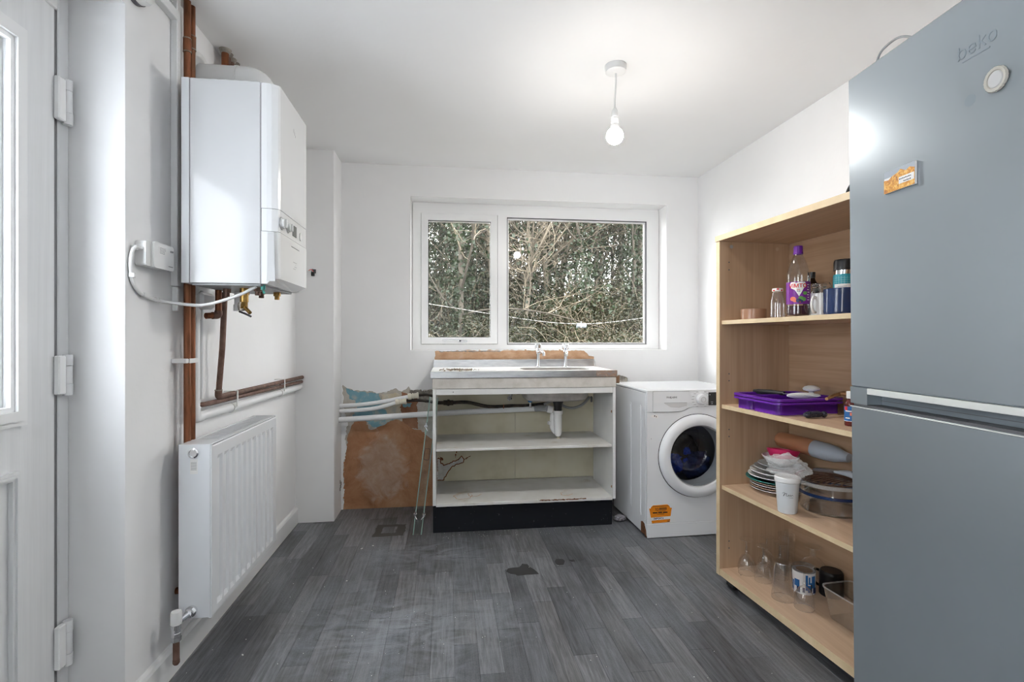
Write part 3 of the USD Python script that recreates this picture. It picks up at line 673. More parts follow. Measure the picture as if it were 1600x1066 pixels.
part(t, 'elbow', tube(bend([(-.842, 1.985, 1.235), (-.842, 1.985, 1.218), (-.855, 1.965, 1.216)], .016, 7), .0132, 16), 'copper_dull')
t = thing('waste_pipe', 'white plastic pipe dropping behind the copper risers and along the wall', 'pipe')
wpts = bend([(-.905, 1.942, 1.31), (-.905, 1.942, .846), (-.905, 1.97, .846), (-.905, COLY - .001, .836)], .022, 7)
part(t, 'pipe', tube(wpts, .0175, 20), 'pipe_white')
part(t, 'elbow', tube(bend([(-.905, 1.942, .885), (-.905, 1.942, .846), (-.905, 1.982, .846)], .022, 7), .0205, 20), 'pipe_white')
part(t, 'coupling', cyl((-.905, 1.942, 1.20), (-.905, 1.942, 1.235), .0205, 20), 'pipe_white')
part(t, 'trap_box', bx(-.925, 1.93, 1.24, -.872, 2.03, 1.300, .01), 'pipe_white')
t = thing('overflow_pipe', 'thin white pipe dropping down the wall under the boiler', 'pipe')
part(t, 'pipe', cyl((LX + .008, 2.03, .905), (LX + .008, 2.03, 1.312), .0075, 12), 'pipe_white')
for i, (yy, lb) in enumerate(((2.245, 'nearer white saddle clip on the pipe run above the radiator'), (2.862, 'farther white saddle clip on the pipe run above the radiator'))):
    t = thing('pipe_clip', lb, 'pipe clip')
    part(t, 'strap', cat(bx(-.8795, yy - .006, .848, -.8755, yy + .006, .914, .001), bx(LX, yy - .006, .910, -.8755, yy + .006, .914, .001)), 'plastic_white')
    part(t, 'ring', lathe([(.0177, -.006), (.0205, -.006), (.0205, .006), (.0177, .006), (.0177, -.006)], 20).apply_transform(trimesh.transformations.rotation_matrix(PI / 2, (1, 0, 0))).apply_translation((-.905, yy, .844 - (yy - 2) * .007)), 'plastic_white')
    part(t, 'screw', cyl((-.895, yy - .02, .875), (-.895, yy - .02, .905), .003, 8), 'copper_dull')

# ---- heating control box and its lead
cb = thing('heating_control_box', 'white rounded heating control box on the wall left of the boiler', 'control box')
cbx = LX + .0005
body = rot(extr(rrect(1.638, 1.352, 1.775, 1.428, .010), .034), 0)
part(cb, 'body', place(extr(rrect(1.638, 1.352, 1.780, 1.428, .010), .030), (cbx, 0, 0), (0, 1, 0), (0, 0, 1)), 'plastic_white', smooth=False)
part(cb, 'cover', place(extr(rrect(1.664, 1.350, 1.778, 1.430, .011), .0085), (cbx + .0302, 0, 0), (0, 1, 0), (0, 0, 1)), 'plastic_white', smooth=False)
part(cb, 'data_label', bx(cbx + .0388, 1.690, 1.393, cbx + .0392, 1.748, 1.418), 'print_white', smooth=False)
for i in range(6):
    part(cb, 'small_print', bx(cbx + .0393, 1.694, 1.4145 - .0035 * i, cbx + .0396, 1.694 + (.034 if i < 3 else .028), 1.4158 - .0035 * i), 'print_grey', smooth=False)
part(cb, 'indicator', cat(cyl((cbx + .0387, 1.758, 1.412), (cbx + .0405, 1.758, 1.412), .0035, 10), cyl((cbx + .0387, 1.767, 1.4125), (cbx + .0405, 1.767, 1.4125), .003, 10)), 'print_grey')
part(cb, 'maker_mark', bx(cbx + .0388, 1.745, 1.362, cbx + .0392, 1.77, 1.3645), 'print_grey', smooth=False)
ld = thing('control_lead', 'white cable looping from the control box to the boiler', 'cable')
part(ld, 'cable', tube(spline([(LX + .02, 1.637, 1.402), (LX + .012, 1.617, 1.400), (LX + .008, 1.607, 1.375), (LX + .006, 1.608, 1.33), (LX + .006, 1.622, 1.292), (LX + .008, 1.655, 1.268), (LX + .010, 1.70, 1.257), (LX + .015, 1.745, 1.252), (-.872, 1.79, 1.246), (-.82, 1.80, 1.243), (-.755, 1.80, 1.258), (-.69, 1.81, 1.285), (-.655, 1.83, 1.3105)], 60), .0055, 10), 'plastic_white')
for yy, zz in ((1.622, 1.402), (1.610, 1.318), (1.665, 1.265), (1.735, 1.256)):
    part(ld, 'cable_clip', bx(LX + .0005, yy - .006, zz - .007, LX + .017, yy + .006, zz + .007, .002), 'plastic_white')

# round white disc high above the door
sm = thing('alarm_disc', 'white round alarm high on the wall above the door recess', 'alarm')
part(sm, 'base', place(lathe([(0, 0), (.055, 0), (.055, .012), (0, .012)], 36), (LX + .0005, 1.63, 2.185), (0, 1, 0), (0, 0, 1)), 'dark_grey')
part(sm, 'cover', place(lathe([(0, 0), (.052, 0), (.052, .014), (.046, .024), (.03, .028), (0, .028)], 36), (LX + .0128, 1.63, 2.185), (0, 1, 0), (0, 0, 1)), 'plastic_white')

# ---- radiator
ra = thing('radiator', 'white double-panel radiator on the left wall under the boiler', 'radiator')
y0, y1 = 1.800, 2.440; zr0, zr1 = .195, .778; xf = -.785
part(ra, 'back_panel', bx(-.892, y0 + .004, zr0, -.880, y1 - .004, zr1 - .008, .003), 'enamel', smooth=False)
# pressed front panel: flutes modelled across its width
ncol = 11; pitch = (y1 - y0 - .07) / ncol
ys = [y0 + .004]; dep = [0]
prof = [(y0 + .003, 0)]
for i in range(ncol):
    c0 = y0 + .035 + pitch * (i + .5)
    prof += [(c0 - pitch * .40, 0), (c0 - pitch * .28, -.0075), (c0 + pitch * .28, -.0075), (c0 + pitch * .40, 0)]
prof.append((y1 - .003, 0))
zs = [(zr0, 0, -.004), (zr0 + .004, 0, 0), (zr0 + .026, 0, 0), (zr0 + .040, 1, 0), (zr1 - .060, 1, 0), (zr1 - .046, 0, 0), (zr1 - .010, 0, 0), (zr1 - .006, 0, -.003)]
V = np.array([(xf + d * k + o, yy, z) for z, k, o in zs for yy, d in prof]); n = len(prof); F = []
for i in range(len(zs) - 1):
    for j in range(n - 1):
        q = (i * n + j, i * n + j + 1, (i + 1) * n + j + 1, (i + 1) * n + j); F += [(q[0], q[1], q[2]), (q[0], q[2], q[3])]
Vb = V.copy(); Vb[:, 0] = xf - .012
Fb = np.array(F)[:, ::-1] + len(V)
edge = []
per = [j for j in range(n)] + [i * n + n - 1 for i in range(1, len(zs))] + [(len(zs) - 1) * n + j for j in range(n - 2, -1, -1)] + [i * n for i in range(len(zs) - 2, 0, -1)]
for a, b in zip(per, per[1:] + per[:1]):
    edge += [(a, a + len(V), b), (b, a + len(V), b + len(V))]
rf = trimesh.Trimesh(np.vstack([V, Vb]), np.vstack([F, Fb, edge]), process=False); rf.fix_normals()
part(ra, 'front_panel', rf, 'enamel', smooth=False)
part(ra, 'side_panel', bx(-.888, y0 - .002, zr0 + .004, xf - .004, y0 + .001, zr1 + .001, .001), 'enamel', smooth=False)
part(ra, 'side_panel', bx(-.888, y1 - .001, zr0 + .004, xf - .004, y1 + .002, zr1 + .001, .001), 'enamel', smooth=False)
part(ra, 'side_rim', bx(xf - .0035, y0 - .002, zr0 + .002, xf + .001, y0 + .0025, zr1 + .001, .001), 'enamel', smooth=False)
part(ra, 'top_rim', cat(bx(-.888, y0 + .0015, zr1 - .004, xf - .004, y0 + .10, zr1, .001), bx(xf - .018, y0 + .10, zr1 - .004, xf - .004, y1 - .001, zr1), bx(-.888, y0 + .10, zr1 - .004, -.876, y1 - .001, zr1)), 'enamel', smooth=False)
for i in range(70):
    yy = y0 + .106 + i * .0075
    part(ra, 'grille_slat', bx(-.876, yy, zr1 - .004, xf - .018, yy + .0042, zr1 - .0005), 'enamel', smooth=False)
part(ra, 'convector_fins', cat([bx(-.878, y0 + .02 + i * .02, zr0 + .05, xf - .02, y0 + .0215 + i * .02, zr1 - .05) for i in range(30)]), 'mid_grey', smooth=False, kind='stuff')
part(ra, 'wall_bracket', cat(bx(LX, 1.90, .30, -.892, 1.94, .66), bx(LX, 2.30, .30, -.892, 2.34, .66)), 'plastic_white', smooth=False)
part(ra, 'blanking_plug', place(lathe([(0, 0), (.017, 0), (.017, .004), (.0125, .006), (.0118, .003), (0, .0025)], 32), (-.841, y0 - .0022, zr1 - .028), (1, 0, 0), (0, 0, 1)), 'chrome', 'round chrome blanking plug')
part(ra, 'data_sticker', bx(-.851, y0 - .0026, zr1 - .098, -.828, y0 - .0021, zr1 - .048), 'print_white', smooth=False)
for i in range(8):
    part(ra, 'sticker_line', bx(-.849, y0 - .0028, zr1 - .060 - .0035 * i, -.831, y0 - .0026, zr1 - .0588 - .0035 * i), 'print_grey', smooth=False)
rv = thing('radiator_valve', 'chrome radiator valve with a white cap under the radiator end', 'valve')
vx, vy = -.868, 1.745
part(rv, 'cap', lathe([(0, .212), (.0145, .212), (.0165, .216), (.0165, .247), (.0145, .253), (0, .254)], 28, rib=lambda t, r, z: 1 + .02 * math.cos(10 * t)).apply_translation((vx, vy, 0)), 'plastic_white', 'white plastic valve cap')
part(rv, 'body', lathe([(0, .172), (.013, .172), (.013, .184), (.0115, .186), (.0115, .196), (.014, .198), (.014, .2115), (0, .2115)], 24).apply_translation((vx, vy, 0)), 'chrome')
part(rv, 'union_nut', cat(cyl((vx + .005, vy + .008, .216), (-.846, y0 - .0245, .226), .009, 18), cyl((-.846, y0 - .025, .226), (-.846, y0 - .0025, .226), .015, 6), cyl((-.846, y0 - .012, .226), (-.846, y0 - .0022, .226), .018, 24)), 'chrome')
part(rv, 'compression_nut', cyl((vx, vy, .158), (vx, vy, .1715), .0145, 6), 'chrome')
part(rv, 'tail_pipe', tube([(vx, vy, .1578), (vx + .001, vy - .002, .125), (vx + .002, vy - .004, .100)], .0095, 16), 'copper_dull')
part(rv, 'pipe_sleeve', tube([(vx + .002, vy - .004, .0995), (vx + .0022, vy - .0045, .090), (vx + .0024, vy - .005, .084)], [.0102, .0102, .006], 16), 'copper_dull')

# ---- cut cable in the column
ct = thing('cable_tail', 'cut wires in a black connector sticking out of the corner column', 'wiring')
part(ct, 'connector', bx(-.833, COLY - .02, 1.518, -.815, COLY - .0005, 1.542, .002), 'black_plastic')
for i, (dx, mt) in enumerate(((-.016, 'plastic_white'), (-.010, 'red'), (.006, 'dark_grey'))):
    part(ct, 'wire', tube(spline([(-.824 + .004 * i, COLY - .01, 1.5425), (-.826 + dx * .5, COLY - .02, 1.553 + .003 * i), (-.83 + dx * 1.4, COLY - .028, 1.545 + .004 * i)], 10), .0018, 8), mt)
part(ct, 'wall_hole', bx(-.836, COLY - .002, 1.535, -.808, COLY - .0003, 1.560, .0005), 'dark_grey')

# ============================================================ CEILING LAMP
la = thing('pendant_lamp', 'bare globe bulb on a white flex from a ceiling rose', 'ceiling lamp', (.712, 2.083, H))
part(la, 'ceiling_rose', lathe([(0, -.0005), (.046, -.0005), (.046, -.008), (.043, -.026), (.034, -.031), (.012, -.033), (0, -.033)], 40), 'plastic_white')
part(la, 'flex', tube(spline([(0, 0, -.0335), (.001, 0, -.08), (-.003, 0, -.13), (-.004, 0, -.182)], 16), .0034, 10), 'plastic_white')
part(la, 'lamp_holder', lathe([(0, -.180), (.006, -.181), (.012, -.192), (.0155, -.205), (.0155, -.222), (.0145, -.223), (.0145, -.2265), (.0155, -.2275), (.0155, -.246), (0, -.246)], 28).apply_translation((-.004, 0, 0)), 'plastic_white')
part(la, 'bulb_cap', cat(lathe([(0, -.2465), (.0135, -.2465), (.0135, -.2505), (0, -.2505)], 24), lathe([(0, -.2508), (.0145, -.2508), (.0185, -.262), (.022, -.272), (0, -.272)], 24)).apply_translation((-.004, 0, 0)), 'plastic_white')
arc = lambda a0, a1, k: [(.036 * math.sin(a), -.300 + .036 * math.cos(a)) for a in np.linspace(a0, a1, k)]
part(la, 'bulb', lathe(arc(1.72, PI - .001, 16) + [(0, -.336)], 32).apply_translation((-.004, 0, 0)), 'bulb_glow', 'lit white globe bulb')
part(la, 'bulb_shoulder', lathe(arc(.66, 1.72, 10), 32).apply_translation((-.004, 0, 0)), 'bulb_neck_glow', 'dimmer shoulder of the globe')

# ============================================================ SINK UNIT
sc = thing('sink_cabinet', 'open-fronted white sink cabinet with two shelves and a black plinth', 'cabinet')
part(sc, 'side_panel', bx(-.088, 2.932, .168, -.070, 3.345, .841, .0015), 'melamine', smooth=False)
part(sc, 'side_panel', bx(.985, 2.932, .168, 1.003, 3.345, .841, .0015), 'melamine', smooth=False)
part(sc, 'back_panel', bx(-.088, 3.398, .18, .452, 3.403, .84), 'back_board', 'yellowed hardboard back', smooth=False)
part(sc, 'back_panel', bx(.454, 3.398, .18, 1.003, 3.403, .84), 'back_board', smooth=False)
part(sc, 'shelf', bx(-.0695, 2.952, .476, .9845, 3.397, .492, .0015), 'melamine_dirty', 'middle shelf', smooth=False)
part(sc, 'bottom_board', bx(-.0695, 2.936, .160, .9845, 3.397, .178, .0015), 'melamine_dirty', 'stained bottom board', smooth=False)
part(sc, 'front_rail', bx(-.0695, 2.934, .806, .9845, 2.952, .841, .0015), 'melamine', smooth=False)
part(sc, 'fascia', bx(-.090, 2.930, .8415, 1.005, 2.950, .902, .002), 'laminate_beige', 'beige marbled laminate fascia', smooth=False)
part(sc, 'plinth', bx(-.086, 2.966, .001, .990, 2.984, .1595, .001), 'plinth_black', 'black plinth with white paint specks', smooth=False)
part(sc, 'cabinet_end', cat(bx(-.086, 2.985, .001, -.07, 3.39, .1595), bx(.974, 2.985, .001, .990, 3.39, .1595)), 'melamine', smooth=False)
dm = [(-.068, .19), (-.068, .345), (-.052, .31), (-.03, .280), (0.0, .292), (.03, .303), (.07, .318), (.088, .340), (.104, .322), (.098, .302), (.05, .292), (.02, .276), (0, .25), (-.015, .215), (-.03, .19)]
dmp = jag(dm, .003, .01, 41)
part(sc, 'damaged_edge', on_back(dmp.buffer(.006), 3.3979, .0008), 'rust', 'rust brown tear in the back board', smooth=False)
part(sc, 'damaged_patch', on_back(dmp, 3.3970, .0008), 'board_damage', smooth=False)
for i, pts in enumerate(([(-.055, .345), (-.035, .335), (-.03, .32), (-.042, .318)], [(.055, .395), (.062, .395), (.060, .365), (.052, .368)], [(.048, .36), (.055, .36), (.052, .335), (.047, .338)], [(.11, .325), (.15, .345), (.152, .343), (.11, .318)])):
    part(sc, 'damaged_edge', on_back(jag(pts, .0015, .006, 50 + i), 3.3978, .0007), 'rust', smooth=False)
part(sc, 'chipped_edge', place(extr(jag([(.53, .1775), (.62, .1772), (.74, .177), (.82, .1778), (.82, .173), (.72, .1715), (.62, .171), (.54, .1735)], .0012, .008, 60), .0006), (0, 2.9357, 0), (1, 0, 0), (0, 0, 1)), 'rust', 'broken brown edge of the bottom board', smooth=False)
for i, (cx, cy, ra) in enumerate(((.09, 3.06, .055), (.16, 3.09, .04), (.72, 3.03, .035))):
    rgx = Polygon([((ra + .006 * math.sin(5 * t + i)) * math.cos(t) + cx, (ra + .004 * math.cos(3 * t)) * math.sin(t) + cy) for t in np.linspace(0, 2 * PI, 40)])
    part(sc, 'ring_stain', mv(extr(rgx.difference(rgx.buffer(-.004)).difference(sbox(cx - .01, cy, cx + .05, cy + .1)), .0003), z=.1781), 'skim_brown', smooth=False)
for zz in (.69, .235):
    part(sc, 'hinge_block', cat(bx(.9835, 2.948, zz - .006, .9848, 2.962, zz + .008), cyl((.9838, 2.955, zz), (.981, 2.955, zz), .0035, 10)), 'timber', smooth=False)
part(sc, 'rail_screw', cyl((.03, 2.9338, .823), (.03, 2.932, .823), .004, 12), 'mid_grey')

def superell(n=4.5):
    return lambda t, r, z: 1.0 / ((abs(math.cos(t)) ** n + abs(math.sin(t)) ** n) ** (1.0 / n))
sk = thing('sink', 'stainless steel sink top with drainer on the left and a dulled edge', 'sink')
bcx, bcy, bsx, bsy = .672, 3.155, .215, .128
rim = Polygon([(bcx + bsx * f * math.cos(t), bcy + bsy * f * math.sin(t)) for t in np.linspace(0, 2 * PI, 72, endpoint=False) for f in [superell()(t, 1, 0)]])
topp = sbox(-.098, 2.928, 1.008, 3.418).difference(rim)
part(sk, 'drainer_top', mv(extr(topp, .003), z=.9385), 'steel_top', smooth=False)
part(sk, 'front_edge', bx(-.100, 2.924, .9045, .88, 2.9275, .9425, .001), 'steel', smooth=False)
part(sk, 'front_edge', bx(.8805, 2.924, .9045, 1.010, 2.9275, .9425, .001), 'steel_rust', 'rust-stained right end of the front edge', smooth=False)
part(sk, 'side_edge', bx(-.100, 2.928, .9045, -.0985, 3.418, .9425), 'steel', smooth=False)
part(sk, 'side_edge', bx(1.0085, 2.928, .9045, 1.010, 3.418, .9425), 'steel_rust', smooth=False)
part(sk, 'upstand', bx(-.096, 3.4185, .90, 1.012, 3.422, .9915, .001), 'steel', smooth=False)
part(sk, 'upstand_seam', cat(bx(.21, 3.4175, .945, .2115, 3.4184, .991), bx(.405, 3.4175, .945, .4065, 3.4184, .991)), 'mid_grey', smooth=False)
part(sk, 'upstand_end', tube(spline([(1.010, 3.418, .990), (1.016, 3.416, .975), (1.019, 3.414, .955), (1.019, 3.412, .943)], 10), .002, 8), 'steel')
for i in range(7):
    part(sk, 'drainer_rib', bx(.0 + i * .055, 3.02, .9412, .012 + i * .055, 3.33, .9424, .0005), 'steel_top', smooth=False)
bowl = lathe([(.06, -.196), (.80, -.194), (.90, -.185), (.955, -.16), (1.0, -.004), (1.0, 0), (.985, 0), (.94, -.158), (.885, -.181), (.79, -.190), (.06, -.192)], 72, rib=superell())
bv = np.array(bowl.vertices); bv[:, 0] = bv[:, 0] * bsx + bcx; bv[:, 1] = bv[:, 1] * bsy + bcy; bv[:, 2] += .938; bowl.vertices = bv
part(sk, 'bowl', bowl, 'steel_bowl', 'dull steel bowl underside', smooth=30)

def tap(x, ang, label):
    t = thing('tap', label, 'tap', (x, 3.335, .9418), ang)
    part(t, 'base_flange', lathe([(0, 0), (.024, 0), (.024, .005), (.018, .009), (.0, .009)], 28), 'chrome')
    part(t, 'pillar', lathe([(0, .0092), (.0135, .0092), (.012, .03), (.012, .085), (.015, .096), (.015, .108), (.011, .114), (0, .114)], 24), 'chrome')
    part(t, 'spout', tube(bend([(0, 0, .094), (0, -.05, .106), (0, -.085, .100), (0, -.090, .078)], .02, 6), [.0105] * 8 + [.0095] * (len(bend([(0, 0, .094), (0, -.05, .106), (0, -.085, .100), (0, -.090, .078)], .02, 6)) - 8), 16), 'chrome')
    part(t, 'handle', lathe([(0, .1142), (.012, .1142), (.017, .122), (.022, .128), (.0225, .150), (.018, .157), (0, .158)], 32, rib=lambda a, r, z: 1 + (.07 * math.cos(6 * a) if .12 < z < .155 else 0)), 'chrome')
    part(t, 'handle_cap', cyl((0, 0, .1582), (0, 0, .160), .011, 20), 'plastic_white')
tap(.600, .25, 'left chrome pillar tap on the back of the sink')
tap(.788, -.15, 'right chrome pillar tap on the back of the sink')

rgd = np.random.default_rng(5)
cr = []
for i in range(160):
    cx, cy = rgd.normal(.065, .055), rgd.normal(3.07, .045)
    if not (-.08 < cx < .2 and 2.96 < cy < 3.2): continue
    s = rgd.uniform(.002, .006)
    ic = trimesh.creation.icosphere(0, s); ic.vertices = ic.vertices * rgd.uniform(.5, 1.2, (1, 3)); cr.append(mv(rot(ic, rgd.uniform(0, 6)), cx, cy, .9415 + s * .6))
solo('dirt_crumbs', cat(cr), 'crumb_dirt', 'brown crumbs of dirt lying on the steel drainer', 'debris', kind='stuff', smooth=False)

bt = thing('timber_batten', 'short brown timber batten at the right end of the sink', 'timber')
part(bt, 'block', bx(1.0115, 3.02, .856, 1.058, 3.40, .902, .003), 'timber', smooth=False)

# waste trap and pipes under the bowl
wt = thing('sink_trap', 'white plastic bottle trap hanging from a black strainer', 'trap')
part(wt, 'strainer', lathe([(0, .742), (.040, .742), (.036, .733), (.029, .712), (.025, .690), (.025, .672), (0, .672)], 28).apply_translation((.70, 3.17, 0)), 'black_plastic', 'black strainer cone')
part(wt, 'nut', lathe([(0, .671), (.031, .671), (.032, .655), (.0295, .648), (0, .648)], 28, rib=lambda a, r, z: 1 + .025 * math.cos(10 * a)).apply_translation((.70, 3.17, 0)), 'plastic_white')
part(wt, 'trap_body', lathe([(0, .6475), (.0255, .6475), (.0255, .545), (.023, .522), (.015, .508), (0, .503)], 28).apply_translation((.70, 3.17, 0)), 'plastic_white')
part(wt, 'inlet_leg', tube(bend([(.676, 3.20, .655), (.668, 3.20, .56), (.69, 3.185, .53)], .02, 6), .0195, 18), 'plastic_white')
part(wt, 'inlet_nut', tube([(.640, 3.205, .678), (.672, 3.20, .672)], .024, 20), 'plastic_white')
part(wt, 'test_cap', cyl((.655, 3.19, .59), (.640, 3.185, .59), .012, 14), 'plastic_white')
part(wt, 'base_plug', cyl((.70, 3.17, .5025), (.70, 3.17, .4925), .012, 16), 'plastic_cream')
gp = thing('waste_pipe', 'long white waste pipe along the stripped wall into the sink cabinet', 'pipe')
part(gp, 'pipe', tube([(COLX + .0005, 3.374, .606), (-.10, 3.374, .636), (.30, 3.374, .650), (.585, 3.366, .658)], .0185, 20), 'pipe_white')
part(gp, 'grey_adaptor', tube(bend([(.586, 3.365, .658), (.62, 3.345, .664), (.645, 3.215, .678)], .03, 6), .021, 18), 'mid_grey', 'grey adaptor')
def white_pipe(zl, zr, xr, y, xend, label, zend):
    t = thing('water_pipe', label, 'pipe')
    part(t, 'pipe', tube(spline([(COLX + .0005, y, zl), (-.60, y, zl + .004), (-.45, y, zl + .6 * (zr - zl) - .012), (xr, y, zr)], 20), .0135, 16), 'pipe_white')
    for k, (a, b, r) in enumerate(((0.002, .022, .022), (.0225, .030, .016), (.0305, .036, .021), (.0365, .060, .018), (.0605, .072, .022))):
        u_ = np.array([1, 0, .12])
        part(t, 'compression_fitting', tube([np.array([xr, y, zr]) + u_ * a, np.array([xr, y, zr]) + u_ * b], r, 18), 'plastic_cream')
    e = np.array([xr + .073, y, zr + .009])
    part(t, 'steel_tail', tube(spline([e, e + (.06, .0, .002), (xend, y, zend)], 12), .009, 12), 'black_pipe')
white_pipe(.694, .747, -.265, 3.40, -.085, 'upper white supply pipe with cream couplings on the stripped wall', .744)
white_pipe(.661, .712, -.345, 3.395, -.09, 'lower white supply pipe with cream couplings on the stripped wall', .710)
bp = thing('black_pipe', 'black-coated supply pipe running across inside the sink cabinet', 'pipe')
part(bp, 'pipe', tube(spline([(-.086, 3.37, .709), (.02, 3.37, .707), (.135, 3.37, .707), (.20, 3.37, .692), (.26, 3.37, .679), (.40, 3.37, .678), (.52, 3.37, .679), (.66, 3.365, .690)], 40), .0115, 14), 'black_pipe')
part(bp, 'joint', cat(cyl((-.03, 3.37, .708), (.035, 3.37, .707), .018, 6), cyl((-.005, 3.37, .708), (.01, 3.37, .707), .0215, 14)), 'black_pipe')
part(bp, 'pipe_nail', cyl((.37, 3.36, .664), (.37, 3.36, .690), .004, 8), 'copper')
iv = thing('isolating_valve', 'blue-topped isolating valve on the black pipe under the sink', 'valve')
part(iv, 'blue_cap', lathe([(0, .733), (.017, .733), (.019, .725), (.016, .712), (.011, .708), (0, .708)], 18).apply_translation((.545, 3.32, 0)), 'blue_plastic')
part(iv, 'stem', cat(cyl((.545, 3.32, .7335), (.545, 3.32, .745), .004, 10), cyl((.545, 3.32, .7075), (.545, 3.32, .672), .009, 14)), 'chrome')
tt = thing('tap_tail', 'chrome tap tail angled down under the front rail', 'pipe')
part(tt, 'tail', tube([(.420, 3.26, .80), (.405, 3.25, .762), (.388, 3.24, .735)], .0105, 14), 'chrome')
part(tt, 'nut', tube([(.400, 3.247, .752), (.394, 3.243, .742)], .015, 6), 'chrome')
part(tt, 'stub', cyl((.46, 3.30, .80), (.46, 3.30, .765), .012, 14), 'copper_dull')
hs = thing('drain_hose', 'grey flexible hose looping under the sink bowl', 'hose')
part(hs, 'hose', tube(spline([(.64, 3.33, .69), (.72, 3.31, .715), (.755, 3.30, .690), (.83, 3.30, .668), (.90, 3.31, .690), (.955, 3.335, .735)], 40), .0085, 12), 'mid_grey')
part(hs, 'clip', cat(cyl((.969, 3.33, .735), (.969, 3.33, .705), .006, 10), bx(.965, 3.335, .70, .975, 3.345, .74)), 'dark_grey')

# leaning strip of glass beside the cabinet
gl = thing('glass_shelf', 'narrow clear glass shelf with chrome clips leaning on the sink cabinet', 'glass shelf', (-.203, 2.952, .001), 0, ry=math.radians(6.9), rx=math.radians(-1.0))
gw, gh = .052, .80
part(gl, 'pane', bx(.006, 0, .004, gw - .006, .006, gh - .004), 'green_glass', smooth=False)
part(gl, 'edge', bx(0, -.0004, .0, .0059, .0064, gh), 'glass_edge', 'green glass edge', smooth=False)
part(gl, 'edge', bx(gw - .0059, -.0004, .0, gw, .0064, gh), 'glass_edge', 'green glass edge', smooth=False)
for zz, nm in ((.628, 0), (.118, 1)):
    for xx in (.001, gw - .001):
        part(gl, 'clip', cat(bx(xx - .009, -.006, zz - .006, xx + .009, .012, zz + .006, .002), cyl((xx, -.0062, zz), (xx, -.016, zz), .006, 14), cyl((xx, -.008, zz + .006), (xx, -.008, zz + .020), .004, 10), tube([(xx, -.010, zz - .006), (gw / 2 + (xx - gw / 2) * .5, -.012, zz - .024)], .003, 8)), 'chrome')
part(gl, 'wire_loop', tube(bend([(.012, -.003, .50), (.040, -.003, .50), (.040, -.003, .435), (.012, -.003, .435), (.012, -.003, .50)], .006, 5), .0017, 8), 'copper_dull', 'thin dark wire loop')

# ============================================================ WASHING MACHINE
wm = thing('washing_machine', 'white front-loading washing machine between the sink and the bookcase', 'washing machine', (1.115, 2.724, .001), math.radians(1.3))
WW, WD, WHt = .598, .54, .842
part(wm, 'side_wall', bx(0, .022, .012, .012, WD, .822, .003), 'enamel', smooth=False)
part(wm, 'side_wall', bx(WW - .012, .022, .012, WW, WD, .822, .003), 'enamel', smooth=False)
for yy in (.085, .23):
    part(wm, 'pressed_rib', place(extr(rrect(0, .10, .028, .745, .013), .0016), (-.0003, yy + .028, 0), (0, -1, 0), (0, 0, 1)), 'enamel', smooth=False)
    part(wm, 'pressed_rib', place(extr(rrect(0, .115, .012, .73, .0059), .001), (-.0019, yy + .020, 0), (0, -1, 0), (0, 0, 1)), 'enamel', smooth=False)
part(wm, 'rear_wall', bx(.012, WD - .01, .012, WW - .012, WD, .82), 'enamel', smooth=False)
part(wm, 'worktop', bx(-.002, .003, .8225, WW + .002, WD + .004, WHt, .006), 'enamel', smooth=False)
fxz = lambda poly, d, y=0.0: place(extr(poly, d), (0, y + d, 0), (1, 0, 0), (0, 0, 1))
DC = (.306, .461)
circ = lambda r, n=64: Polygon([(DC[0] + r * math.cos(t), DC[1] + r * math.sin(t)) for t in np.linspace(0, 2 * PI, n, endpoint=False)])
cpoly = Polygon([(.001, .7145), (.193, .7145), (.215, .7185), (.258, .7385), (.275, .742), (WW - .001, .744), (WW - .001, .836), (.001, .836)])
lowf = Polygon([(.001, .082), (WW - .001, .082), (WW - .001, .7425), (.275, .7405), (.258, .737), (.216, .717), (.194, .713), (.001, .713)])
part(wm, 'front_panel', fxz(lowf.difference(circ(.197)), .02, .002), 'enamel', smooth=False)
part(wm, 'control_panel', fxz(cpoly, .02, .000), 'enamel', smooth=False)
part(wm, 'kick_panel', bx(.001, .002, .002, WW - .001, .022, .0805, .003), 'enamel', smooth=False)
part(wm, 'panel_gap', fxz(sbox(.004, .078, WW - .004, .745).difference(circ(.21)), .008, .008), 'seam_grey', smooth=False)
dp = Polygon([(.034, .7175), (.192, .7175), (.213, .7215), (.2545, .7405), (.2545, .8315), (.034, .8315)])
dr = part(wm, 'detergent_drawer', fxz(dp, .004, -.0035), 'enamel', smooth=False)
part(wm, 'drawer_gap', fxz(dp.buffer(.0015), .001, -.0008), 'seam_grey', smooth=False)
part(dr, 'handle_slot', bx(.100, -.0045, .7655, .238, -.0034, .7675), 'mid_grey', smooth=False)
part(dr, 'handle_scoop', place(extr(Polygon([(.100, .765), (.238, .765), (.236, .748), (.19, .738), (.14, .742)]), .0006), (0, -.0036, 0), (1, 0, 0), (0, 0, 1)), 'boiler_side', smooth=False)
part(dr, 'lettering', place(text('Hotpoint', .0115, .0006), (.146, -.0036, .7985), (1, 0, 0), (0, 0, 1)), 'print_black', smooth=False)
kx, kz = .327, .784
kn = part(wm, 'dial', place(lathe([(0, -.001), (.031, -.001), (.030, .012), (.027, .020), (.022, .023), (0, .023)], 36), (kx, -.0012, kz), (1, 0, 0), (0, 0, 1)), 'enamel')
part(kn, 'dial_ring', place(lathe([(.012, .0232), (.016, .0232), (.016, .0245), (.012, .0245), (.012, .0232)], 28), (kx, -.0012, kz), (1, 0, 0), (0, 0, 1)), 'boiler_side')
